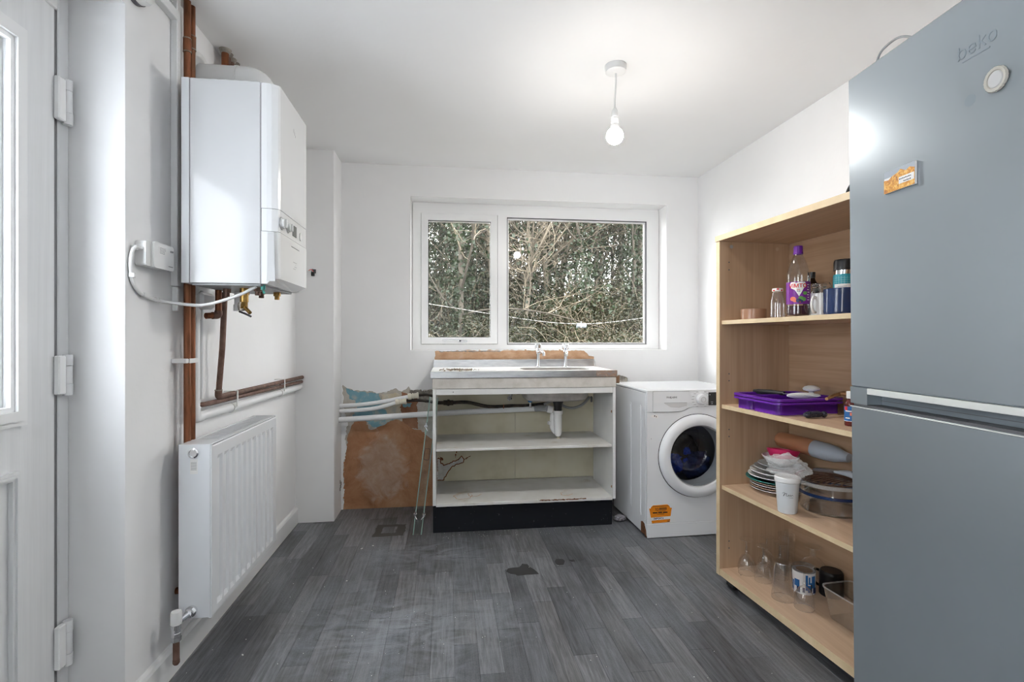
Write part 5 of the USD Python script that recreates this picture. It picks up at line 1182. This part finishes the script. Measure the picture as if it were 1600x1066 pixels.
for s_, n_, lb_ in ((.165, .118, 'upturned cut wine glass, second from the left on the bottom shelf'), (.075, .205, 'upturned cut wine glass half hidden behind the two on the left'), (.150, .215, 'upturned cut wine glass behind the clear tumbler'), (.395, .122, 'upturned cut wine glass nearest the front, before the blue-printed pot')):
    dup(w0, S(s_, n_, Z4), .3 * s_ * 10, lb_, None)
t = thing('tumbler', 'large upturned clear tumbler at the front of the bottom shelf', 'tumbler', S(.312, .095, Z4))
part(t, 'glass', lathe([(.0415, 0), (.0425, 0), (.0430, .002), (.031, .142), (.028, .146)], 48), 'thin_glass')
part(t, 'base', lathe([(.0285, .1455), (.0275, .1475), (0, .1475)], 40), 'foot_glass')
part(t, 'lip', lathe([(.0415, 0), (.0428, 0), (.0428, .002), (.0415, .002), (.0415, 0)], 48), 'foot_glass')
t = thing('highball_glass', 'tall straight clear glass at the back left of the bottom shelf', 'tumbler', S(.085, .300, Z4))
part(t, 'glass', lathe([(0, .001), (.030, 0), (.0335, .006), (.036, .160), (.0347, .161)], 44), 'thin_glass')
t = thing('brandy_glass', 'big upturned brandy glass with a thick stem at the back of the bottom shelf', 'wine glass', S(.235, .305, Z4))
part(t, 'bowl', lathe([(.038, 0), (.052, .045), (.054, .062), (.047, .090), (.030, .110), (.011, .120)], 48), 'thin_glass')
part(t, 'stem', lathe([(.010, .1205), (.0125, .130), (.0125, .148), (.009, .156)], 24), 'stem_glass')
part(t, 'foot', lathe([(.009, .1562), (.034, .161), (.0345, .163), (0, .165)], 40), 'foot_glass')
q = S(.275, .225, Z4)
t = thing('printed_pot', 'upturned white pot with a bold blue print on the bottom shelf', 'pot', q)
part(t, 'pot', lathe([(.040, 0), (.0425, .001), (.044, .010), (.044, .088), (0, .088), (0, .084), (.041, .083), (.0405, .010), (.038, 0), (.040, 0)], 48), 'white_glaze')
part(t, 'glass_base', lathe([(0, .0885), (.0435, .0885), (.0445, .094), (.043, .103), (.040, .106), (.037, .102), (0, .101)], 48), 'bowl_glass', 'thick glass base')
fp_ = face_cam(q)
for (a_, b_, za, zb, mt) in ((-1.3, -.9, .01, .05, 'blue_plastic'), (-.85, -.35, .03, .058, 'blue_plastic'), (-.6, -.3, .008, .03, 'print_blueberry'), (.15, .35, .02, .082, 'blue_plastic'), (.4, .75, .045, .052, 'blue_plastic'), (.42, .55, .052, .075, 'blue_plastic'), (.7, 1.1, .03, .078, 'blue_plastic'), (.35, .6, .012, .04, 'blue_plastic'), (.85, 1.2, .008, .03, 'print_blueberry'), (-.1, .1, .01, .03, 'print_blueberry'), (.6, .72, .012, .045, 'print_black')):
    part(t, 'blue_print', sleeve(.0442, fp_ + a_, fp_ + b_, za, zb, 10), mt, smooth=False)
q = S(.325, .312, Z4)
mug('mug', q, 2.0, 'black_glaze', 'black mug standing upturned at the back of the bottom shelf', r=.044, h=.100, flip=True)
tb = thing('storage_tub', 'clear plastic storage tub on the bottom shelf next to the fridge', 'tub', S(.545, .225, Z4), BA)
o1 = rrect(-.075, -.105, .075, .105, .03)
V0 = np.array(o1.exterior.coords)[:-1]
def loft(poly, sc0, z0, sc1, z1):
    n_ = len(poly); A = np.column_stack([poly * sc0, np.full(n_, z0)]); B = np.column_stack([poly * sc1, np.full(n_, z1)])
    F_ = []
    for i in range(n_):
        j = (i + 1) % n_; F_ += [(i, j, n_ + j), (i, n_ + j, n_ + i)]
    return trimesh.Trimesh(np.vstack([A, B]), np.array(F_), process=False)
def shell(p, s0, za, s1, zb, th):
    a = loft(p, s0, za, s1, zb); b = loft(p, s0 - th, za + .002, s1 - th, zb); b.invert()
    n_ = len(p); rimf = []
    vv = np.vstack([a.vertices, b.vertices]); off = len(a.vertices)
    for i in range(n_):
        j = (i + 1) % n_; rimf += [(n_ + i, n_ + j, off + n_ + j), (n_ + i, off + n_ + j, off + n_ + i)]
    return cat(a, b, trimesh.Trimesh(vv, np.array(rimf), process=False))
part(tb, 'tub', cat(loft(V0, .80, .002, 1.0, .110), mv(extr(Polygon(V0 * .80), .001), z=.001)), 'tub_plastic')
part(tb, 'rim', mv(extr(Polygon(V0 * 1.03).difference(Polygon(V0 * .985)), .004), z=.1105), 'milky_film', smooth=False)
t = thing('green_packet', 'dark green packet standing inside the clear storage tub', 'packet', S(.585, .245, Z4 + .004), BA)
part(t, 'packet', bx(-.03, -.045, 0, .03, .03, .118, .008), 'teal_glaze', smooth=False)

# ============================================================ FRIDGE FREEZER (local: +x into the fridge, -y towards the camera)
FA = math.radians(-4.1)
FT = np.array([1.074, 1.218, .0])
fz = thing('fridge_freezer', 'tall silver fridge freezer with a recessed handle at the right edge', 'fridge', tuple(FT), FA, ry=math.radians(-.55))
FWD, FHT = .596, 1.82
part(fz, 'cabinet', bx(.062, -FWD + .004, .03, .62, -.004, FHT - .012, .006), 'fridge_silver', smooth=False)
xzp = lambda poly, d, x=0.0: place(extr(poly, d), (x + d, 0, 0), (0, -1, 0), (0, 0, 1))    # outline in (towards camera, z)
zs_ = .958
part(fz, 'lower_door', bx(0, -FWD, .07, .058, 0, zs_ - .004, .004), 'fridge_silver', smooth=False)
part(fz, 'upper_door', cat(bx(0, -FWD, 1.0045, .058, 0, FHT, .004), bx(0, -.058, zs_ + .003, .058, 0, 1.0042), bx(0, -FWD, zs_ + .003, .058, -FWD + .002, 1.0042), bx(.040, -FWD + .0025, zs_ + .003, .058, -.0585, 1.0042)), 'fridge_silver', smooth=False)
part(fz, 'handle_strip', bx(-.0012, -FWD + .002, .989, .012, -.0588, 1.004, .001), 'fridge_trim', 'pale metal handle strip', smooth=False)
part(fz, 'handle_recess', bx(.0385, -FWD + .0026, zs_ + .004, .0398, -.0586, 1.0038), 'fridge_dark', smooth=False)
part(fz, 'recess_line', bx(.0375, -FWD + .0026, .9715, .0384, -.0586, .9728), 'dark_grey', smooth=False)
part(fz, 'door_seal', bx(.006, -FWD + .004, zs_ - .0035, .055, -.004, zs_ + .0025), 'dark_grey', smooth=False)
part(fz, 'door_edge', bx(-.0008, -FWD, zs_ - .0065, .004, 0, zs_ - .0045), 'fridge_trim', smooth=False)
part(fz, 'plinth', bx(.03, -FWD + .01, .008, .6, -.01, .066, .003), 'dark_grey', smooth=False)
for yy in (-.05, -FWD + .05):
    for xx in (.06, .56):
        part(fz, 'foot', cyl((xx, yy, .0), (xx, yy, .029), .018, 14), 'rubber_black')
part(fz, 'lettering', place(text('beko', .026, .0006), (-.0001, -.352, 1.712), (0, -1, .03), (0, 0, 1)), 'badge_grey', 'embossed maker name', smooth=False)
part(fz, 'lettering', bx(-.0006, -.378, 1.6895, .0, -.322, 1.692), 'badge_grey', smooth=False)
part(fz, 'magnet_ghost', place(lathe([(0, 0), (.0115, 0), (.0115, .0002), (0, .0002)], 24), (-.0001, -.337, 1.607), (0, -1, 0), (0, 0, 1)), 'badge_grey', 'faint round mark left on the door', smooth=False)
part(fz, 'top_cable', tube(spline([(.012, -.085, FHT), (.010, -.098, FHT + .016), (.010, -.125, FHT + .024), (.012, -.150, FHT + .024), (.014, -.175, FHT + .012), (.016, -.19, FHT)], 20), .0028, 8), 'mid_grey', 'grey cable looping over the top edge')
def FR(s, z, x=-.0008):
    c_, s2 = math.cos(FA), math.sin(FA); th = math.radians(-.55)
    lx, lz = x * math.cos(th) + z * math.sin(th), -x * math.sin(th) + z * math.cos(th)
    return np.array([FT[0] + c_ * lx + s2 * s, FT[1] + s2 * lx - c_ * s, lz])
fyv = np.array([math.sin(FA) * 1.0, -math.cos(FA), 0]); fzv = np.array([math.sin(math.radians(-.55)) * math.cos(FA), math.sin(math.radians(-.55)) * math.sin(FA), math.cos(math.radians(-.55))])
mg = thing('picture_magnet', 'rectangular picture magnet of orange rooftops under a blue sky on the fridge', 'magnet')
def fpl(g, s, z, x=-.0008): return place(g, FR(s, z, x), fyv, fzv)
part(mg, 'card', fpl(extr(sbox(-.0435, -.026, .0435, .026), .005), .170, 1.505), 'print_white', smooth=False)
part(mg, 'sky_print', fpl(extr(sbox(-.0433, .010, .0433, .0258), .0002), .170, 1.505, -.0060), 'blue_film', smooth=False)
MN('town_print', [(0.25, (.10, .05, .03)), (0.4, (.50, .17, .02)), (0.55, (.75, .36, .04)), (0.7, (.85, .62, .25)), (0.82, (.25, .14, .07))], (110, 110, 110), detail=5, rough=0.4, distortion=1.0)
part(mg, 'town_print', fpl(extr(Polygon([(-.0433, -.0258), (.0433, -.0258), (.0433, .012), (.03, .017), (.02, .012), (.005, .020), (-.004, .014), (-.02, .010), (-.03, .004), (-.0433, .006)]), .0002), .170, 1.505, -.0063), 'town_print', smooth=False)
part(mg, 'caption_strip', fpl(extr(sbox(.0, -.014, .042, .002), .0002), .170, 1.505, -.0066), 'print_white', smooth=False)
for k, (a_, b_, z_) in enumerate(((.002, .036, -.0035), (.014, .038, -.0105))):
    part(mg, 'caption_line', fpl(cat([extr(sbox(a_ + i * .0042, z_ - .0012, a_ + i * .0042 + .0028, z_ + .0014 - .0006 * (i % 2)), .0002) for i in range(int((b_ - a_) / .0042))]), .170, 1.505, -.0069), 'print_black', smooth=False)
ov = thing('oval_magnet', 'small oval white plate magnet with a ribbed rim on the fridge', 'magnet')
part(ov, 'rim', fpl(lathe([(0, 0), (.0225, 0), (.024, .003), (.0225, .0065), (.0175, .0058), (.0165, .004), (0, .004)], 48, rib=lambda a, r, z: 1 + (.03 * math.cos(20 * a) if r > .02 else 0), sx=.92, sy=1.0), .392, 1.621), 'magnet_cream')
part(ov, 'centre', fpl(lathe([(0, .0041), (.0155, .0041), (.0140, .0058), (0, .0062)], 36, sx=.92), .392, 1.621), 'magnet_centre')

# ============================================================ OUTDOORS
def ground_z(x, y):
    t1 = np.clip((y - 6.6) / 4.2, 0, 1); t1 = t1 * t1 * (3 - 2 * t1)
    side = np.clip((x + .5) / 5.0, 0, 1)
    return -.15 + t1 * (1.15 + 1.0 * side) + .25 * np.clip((y - 10.8) / 10, 0, 1)
gx, gy = np.linspace(-12, 16, 57), np.concatenate([np.linspace(3.78, 14, 42), np.linspace(15, 34, 12)])
X_, Y_ = np.meshgrid(gx, gy)
Zg = ground_z(X_, Y_) + .18 * (meshkit.fbm(np.stack([X_ * .9, Y_ * .9, 0 * X_], -1), 4, 3) - .5) * np.clip((Y_ - 5) / 2, 0, 1)
V = np.stack([X_, Y_, Zg], -1).reshape(-1, 3); nx = len(gx); F = []
for i in range(len(gy) - 1):
    for j in range(nx - 1):
        a_ = i * nx + j; F += [(a_, a_ + 1, a_ + nx + 1), (a_, a_ + nx + 1, a_ + nx)]
p = part(None, 'bank', trimesh.Trimesh(V, np.array(F), process=False), 'leaf_litter', smooth=True); tag(p, 'bank of leaf litter rising behind the house', kind='structure')
p = part(None, 'yard', bx(-12, -14, -.25, -1.4, 3.7, -.13), 'paving', smooth=False); tag(p, kind='structure')
p = part(None, 'yard', bx(-1.39, -14, -.25, 16, FY - .2, -.13), 'paving', smooth=False); tag(p, kind='structure')

def leaves(pos, size, rg_, up=.2):
    """quads with a fold, at random attitudes"""
    n_ = len(pos)
    d = rg_.normal(size=(n_, 3)); d[:, 2] -= up; d /= np.linalg.norm(d, axis=1, keepdims=True)
    e = np.cross(d, rg_.normal(size=(n_, 3))); e /= np.linalg.norm(e, axis=1, keepdims=True) + 1e-9
    nrm = np.cross(d, e)
    s = (size * rg_.uniform(.6, 1.4, n_))[:, None]
    a_ = pos; b_ = pos + d * s * .5 + e * s * .42 + nrm * s * .10; c_ = pos + d * s; f_ = pos + d * s * .5 - e * s * .42 + nrm * s * .10
    V_ = np.stack([a_, b_, c_, f_], 1).reshape(-1, 3); k = np.arange(n_)[:, None] * 4
    return trimesh.Trimesh(V_, np.vstack([k + [0, 1, 2], k + [0, 2, 3]]), process=False)

def tubes_fast(segs, sides=4):
    """segs: list of (points, radii); one mesh"""
    VV, FF, o_ = [], [], 0
    an = np.arange(sides) * 2 * PI / sides; ca, sa = np.cos(an), np.sin(an)
    for p_, r_ in segs:
        p_ = np.asarray(p_); n_ = len(p_)
        t_ = np.gradient(p_, axis=0); t_ /= np.linalg.norm(t_, axis=1, keepdims=True) + 1e-9
        a_ = np.cross(t_, [.31, .17, .93]); a_ /= np.linalg.norm(a_, axis=1, keepdims=True) + 1e-9
        b_ = np.cross(t_, a_)
        VV.append((p_[:, None] + np.asarray(r_)[:, None, None] * (ca[None, :, None] * a_[:, None] + sa[None, :, None] * b_[:, None])).reshape(-1, 3))
        i_, j_ = np.meshgrid(np.arange(n_ - 1), np.arange(sides), indexing='ij')
        q_ = np.stack([i_ * sides + j_, i_ * sides + (j_ + 1) % sides, (i_ + 1) * sides + (j_ + 1) % sides, (i_ + 1) * sides + j_], -1).reshape(-1, 4) + o_
        FF += [q_[:, [0, 1, 2]], q_[:, [0, 2, 3]]]; o_ += n_ * sides
    return trimesh.Trimesh(np.vstack(VV), np.vstack(FF), process=False)

def grow(rg_, start, dirn, length, rad, depth, segs, tips, wob=.16, n=6):
    p_ = [np.array(start, float)]; d = np.array(dirn, float); st = length / n
    for i in range(n):
        d = d + rg_.normal(0, wob, 3); d[2] += .04; d /= np.linalg.norm(d); p_.append(p_[-1] + d * st)
    r_ = np.linspace(rad, rad * .45, n + 1)
    segs.setdefault(depth, []).append((np.array(p_), r_))
    if depth <= 0:
        tips.extend(p_[2:]); return
    k = {4: 9, 3: 7, 2: 5, 1: 4}.get(depth, 4)
    for i in range(k):
        f_ = rg_.uniform(.25, 1.0); idx = min(int(f_ * n), n)
        base = p_[idx]; dd = d + rg_.normal(0, .75, 3); dd[2] += .15; dd /= np.linalg.norm(dd)
        grow(rg_, base, dd, length * rg_.uniform(.38, .62), r_[idx] * rg_.uniform(.45, .65), depth - 1, segs, tips, wob * 1.25, max(4, n - 1))

def make_tree(seed, height, rad, nleaf, label, loc, ivy=.5, fork=None, bark='bark', lsize=.075, crown_from=.08, nb=34):
    rg_ = np.random.default_rng(seed)
    t = thing('tree', label, 'tree', loc)
    n = 12; p_ = [np.zeros(3)]; d = np.array([rg_.normal(0, .05), rg_.normal(0, .05), 1.0])
    for i in range(n):
        d = d + rg_.normal(0, .05, 3); d[2] = 1; d /= np.linalg.norm(d); p_.append(p_[-1] + d * height / n)
    p_ = np.array(p_); r_ = np.linspace(rad, rad * .25, n + 1); r_[0] *= 1.4
    part(t, 'trunk', tubes_fast([(p_, r_)], 9), bark, smooth=True)
    segs, tips = {}, []
    for i in range(nb):
        f_ = rg_.uniform(crown_from, 1.0); x_ = f_ * n; idx = min(int(x_), n - 1); b_ = p_[idx] + (p_[idx + 1] - p_[idx]) * (x_ - idx)
        a_ = rg_.uniform(0, 2 * PI); dd = np.array([math.cos(a_), math.sin(a_), rg_.uniform(.25, 1.0)]); dd /= np.linalg.norm(dd)
        grow(rg_, b_, dd, height * rg_.uniform(.14, .30) * (1.15 - .5 * f_), r_[idx] * rg_.uniform(.3, .5), 2, segs, tips)
    if 2 in segs: part(t, 'branches', tubes_fast(segs[2], 5), bark, smooth=True)
    part(t, 'twigs', tubes_fast(segs.get(1, []) + segs.get(0, []), 3), 'twig', smooth=False, kind='stuff')
    tips = np.array(tips)
    if nleaf:
        k1 = int(nleaf * ivy); zz = rg_.uniform(0, .8, k1) ** 1.1 * n; ii = np.minimum(zz.astype(int), n - 1)
        base = p_[ii] + (p_[ii + 1] - p_[ii]) * (zz - ii)[:, None]; a_ = rg_.uniform(0, 2 * PI, k1); rr = np.abs(rg_.normal(.10, .13, k1)) + rad
        pos = base + np.stack([rr * np.cos(a_), rr * np.sin(a_), rg_.normal(0, .05, k1)], 1)
        k2 = nleaf - k1; pos2 = tips[rg_.integers(0, len(tips), k2)] + rg_.normal(0, .09, (k2, 3))
        part(t, 'ivy_leaves', leaves(np.vstack([pos, pos2]), lsize, rg_), 'ivy_leaf', smooth=False, kind='stuff')
    return t
TL = ['ivy-covered tree in the wood beyond the window', 'bare twiggy tree in the wood beyond the window', 'slim leafy tree in the wood beyond the window']
TG = ['ivy-covered trees beyond the window', 'bare trees beyond the window', 'slim leafy trees beyond the window']
def at(x, y): return (x, y, float(ground_z(np.array(x), np.array(y))) - .12)
protos = [make_tree(101, 8.5, .05, 8000, TL[0], at(-.75, 10.2), .35, lsize=.058), make_tree(102, 8.0, .048, 700, TL[1], at(1.45, 9.6), .5, bark='bark_pale', nb=64), make_tree(103, 7.5, .03, 7000, TL[2], at(.15, 11.4), .25, lsize=.052)]
for t_, g_ in zip(protos, TG): tag(t_, group=g_)
place_t = [(0, .25, 9.3), (0, -1.6, 9.6), (0, 3.1, 10.4), (0, 3.9, 9.8), (0, 2.35, 11.6), (0, 4.9, 11.0), (0, -.2, 12.6), (0, 6.0, 12.5), (0, -2.8, 11.8), (0, 3.5, 13.6), (0, 7.5, 10.6), (0, -4.2, 10.5),
           (1, 1.05, 10.7), (1, 2.05, 10.2), (1, .75, 12.4), (1, 1.75, 12.8), (1, 2.75, 12.2), (1, 1.25, 14.4), (1, .5, 15.0), (1, 2.2, 15.2), (1, -1.2, 13.4), (1, 4.4, 14.2),
           (2, -.35, 10.4), (2, .55, 10.9), (2, 3.3, 11.9), (2, 2.7, 9.4), (2, 4.3, 12.6), (2, -.9, 11.7), (2, 5.3, 9.8), (2, 1.5, 16.0), (2, -.1, 14.2), (2, 3.0, 16.0), (2, 3.7, 10.9), (2, 3.75, 10.25), (2, 3.55, 9.6), (0, 4.4, 11.4), (0, 4.2, 12.0), (1, 3.3, 10.9), (2, 4.2, 16.5), (1, .2, 17.5), (1, 1.6, 18.5), (1, 2.9, 18.0), (1, 3.9, 17.2), (1, 5.0, 18.5), (1, -.8, 17.0), (1, .9, 13.4), (1, 3.4, 15.0), (0, 6.2, 17.5), (0, -2.2, 16.0), (1, 2.3, 20.5), (1, .6, 20.5)]
rgt = np.random.default_rng(77)
for k, x_, y_ in place_t:
    s = rgt.uniform(.85, 1.2)
    dup(protos[k], at(x_, y_), rgt.uniform(0, 6.28), TL[k], TG[k], (s, s, s * rgt.uniform(.95, 1.1)))

def make_bush(seed, label, loc, nst=70, nleaf=3000, ls=.045, w=.95, h=1.0):
    rg_ = np.random.default_rng(seed); t = thing('bramble_bush', label, 'bush', loc)
    segs = []; pts = []
    for i in range(nst):
        a_ = rg_.uniform(0, 2 * PI); r0 = w * .6 * math.sqrt(rg_.uniform()); b_ = np.array([r0 * math.cos(a_), r0 * math.sin(a_), 0])
        a2 = rg_.uniform(0, 2 * PI); L = rg_.uniform(.5, 1.2) * h; out_ = rg_.uniform(.2, .9) * w
        e_ = b_ + np.array([out_ * math.cos(a2), out_ * math.sin(a2), L * rg_.uniform(.3, .9)]); m_ = (b_ + e_) / 2 + np.array([0, 0, L * .55])
        tt_ = np.linspace(0, 1, 8)[:, None]; c_ = (1 - tt_) ** 2 * b_ + 2 * tt_ * (1 - tt_) * m_ + tt_ ** 2 * e_
        c_ = c_ + rg_.normal(0, .018, c_.shape)
        segs.append((c_, np.linspace(.008, .003, 8))); pts.append(c_[2:])
    part(t, 'stems', tubes_fast(segs, 4), 'twig', smooth=False, kind='stuff')
    pts = np.vstack(pts); pos = pts[rg_.integers(0, len(pts), nleaf)] + rg_.normal(0, .085, (nleaf, 3)); pos[:, 2] = np.maximum(pos[:, 2], .02)
    part(t, 'leaves', leaves(pos, ls, rg_), 'bramble_leaf', smooth=False, kind='stuff')
    return t
BL = 'tangled bramble bush on the bank beyond the window'; BG = 'bramble bushes on the bank'
b0 = make_bush(201, BL, at(.9, 7.6)); b1 = make_bush(202, BL, at(2.2, 8.0), 90, 2600, .04, 1.0, 1.15)
for t_ in (b0, b1): tag(t_, group=BG)
rgb_ = np.random.default_rng(99)
for y_ in (6.7, 7.5, 8.3, 9.1, 9.9):
    for x_ in np.arange(-3.2, 6.6, .85):
        xx = x_ + rgb_.uniform(-.3, .3); yy = y_ + rgb_.uniform(-.3, .3)
        if xx < -.2 and y_ > 8.9: continue
        s = rgb_.uniform(.75, 1.15) * (.8 if xx < .4 else 1.0)
        dup((b0, b1)[int(rgb_.integers(0, 2))], at(xx, yy), rgb_.uniform(0, 6.28), BL, BG, (s, s, s * rgb_.uniform(.7, 1.05)))

for x_, y_, s in ((-1.6, 10.6, 1.5), (-.9, 11.2, 1.6), (-.3, 11.0, 1.45), (.35, 11.8, 1.5), (1.0, 12.2, 1.4), (-1.2, 9.9, 1.2), (.9, 13.6, 1.6), (2.0, 13.4, 1.6), (-2.3, 10.2, 1.5)):
    dup((b0, b1)[int(rgb_.integers(0, 2))], at(x_, y_), rgb_.uniform(0, 6.28), BL, BG, (s, s, s * 1.2))

cl = thing('clothes_line', 'sagging white rope washing line across the garden', 'washing line')
part(cl, 'rope', tube(spline([(-3.4, 6, 2.05), (-1.8, 6, 1.78), (-.232, 6, 1.545), (.70, 6, 1.40), (1.614, 6, 1.315), (2.446, 6, 1.40), (3.6, 6, 1.62), (4.8, 6, 1.95)], 120), .0055, 8), 'rope')
part(cl, 'post', cyl((-3.42, 6, -.3), (-3.42, 6, 2.3), .035, 12), 'bark')
part(cl, 'post', cyl((4.82, 6, -.3), (4.82, 6, 2.3), .035, 12), 'bark')
pg = thing('peg_basket', 'small white peg holder hanging on the washing line', 'peg holder')
part(pg, 'body', tube([(1.560, 5.995, 1.297), (1.672, 5.995, 1.292)], .030, 16), 'peg_white')
part(pg, 'band', tube([(1.60, 5.995, 1.296), (1.612, 5.995, 1.2955)], .032, 16), 'boiler_side')
part(pg, 'hook', tube(spline([(1.614, 5.99, 1.325), (1.614, 5.985, 1.34), (1.614, 6.01, 1.335)], 8), .004, 6), 'peg_white')
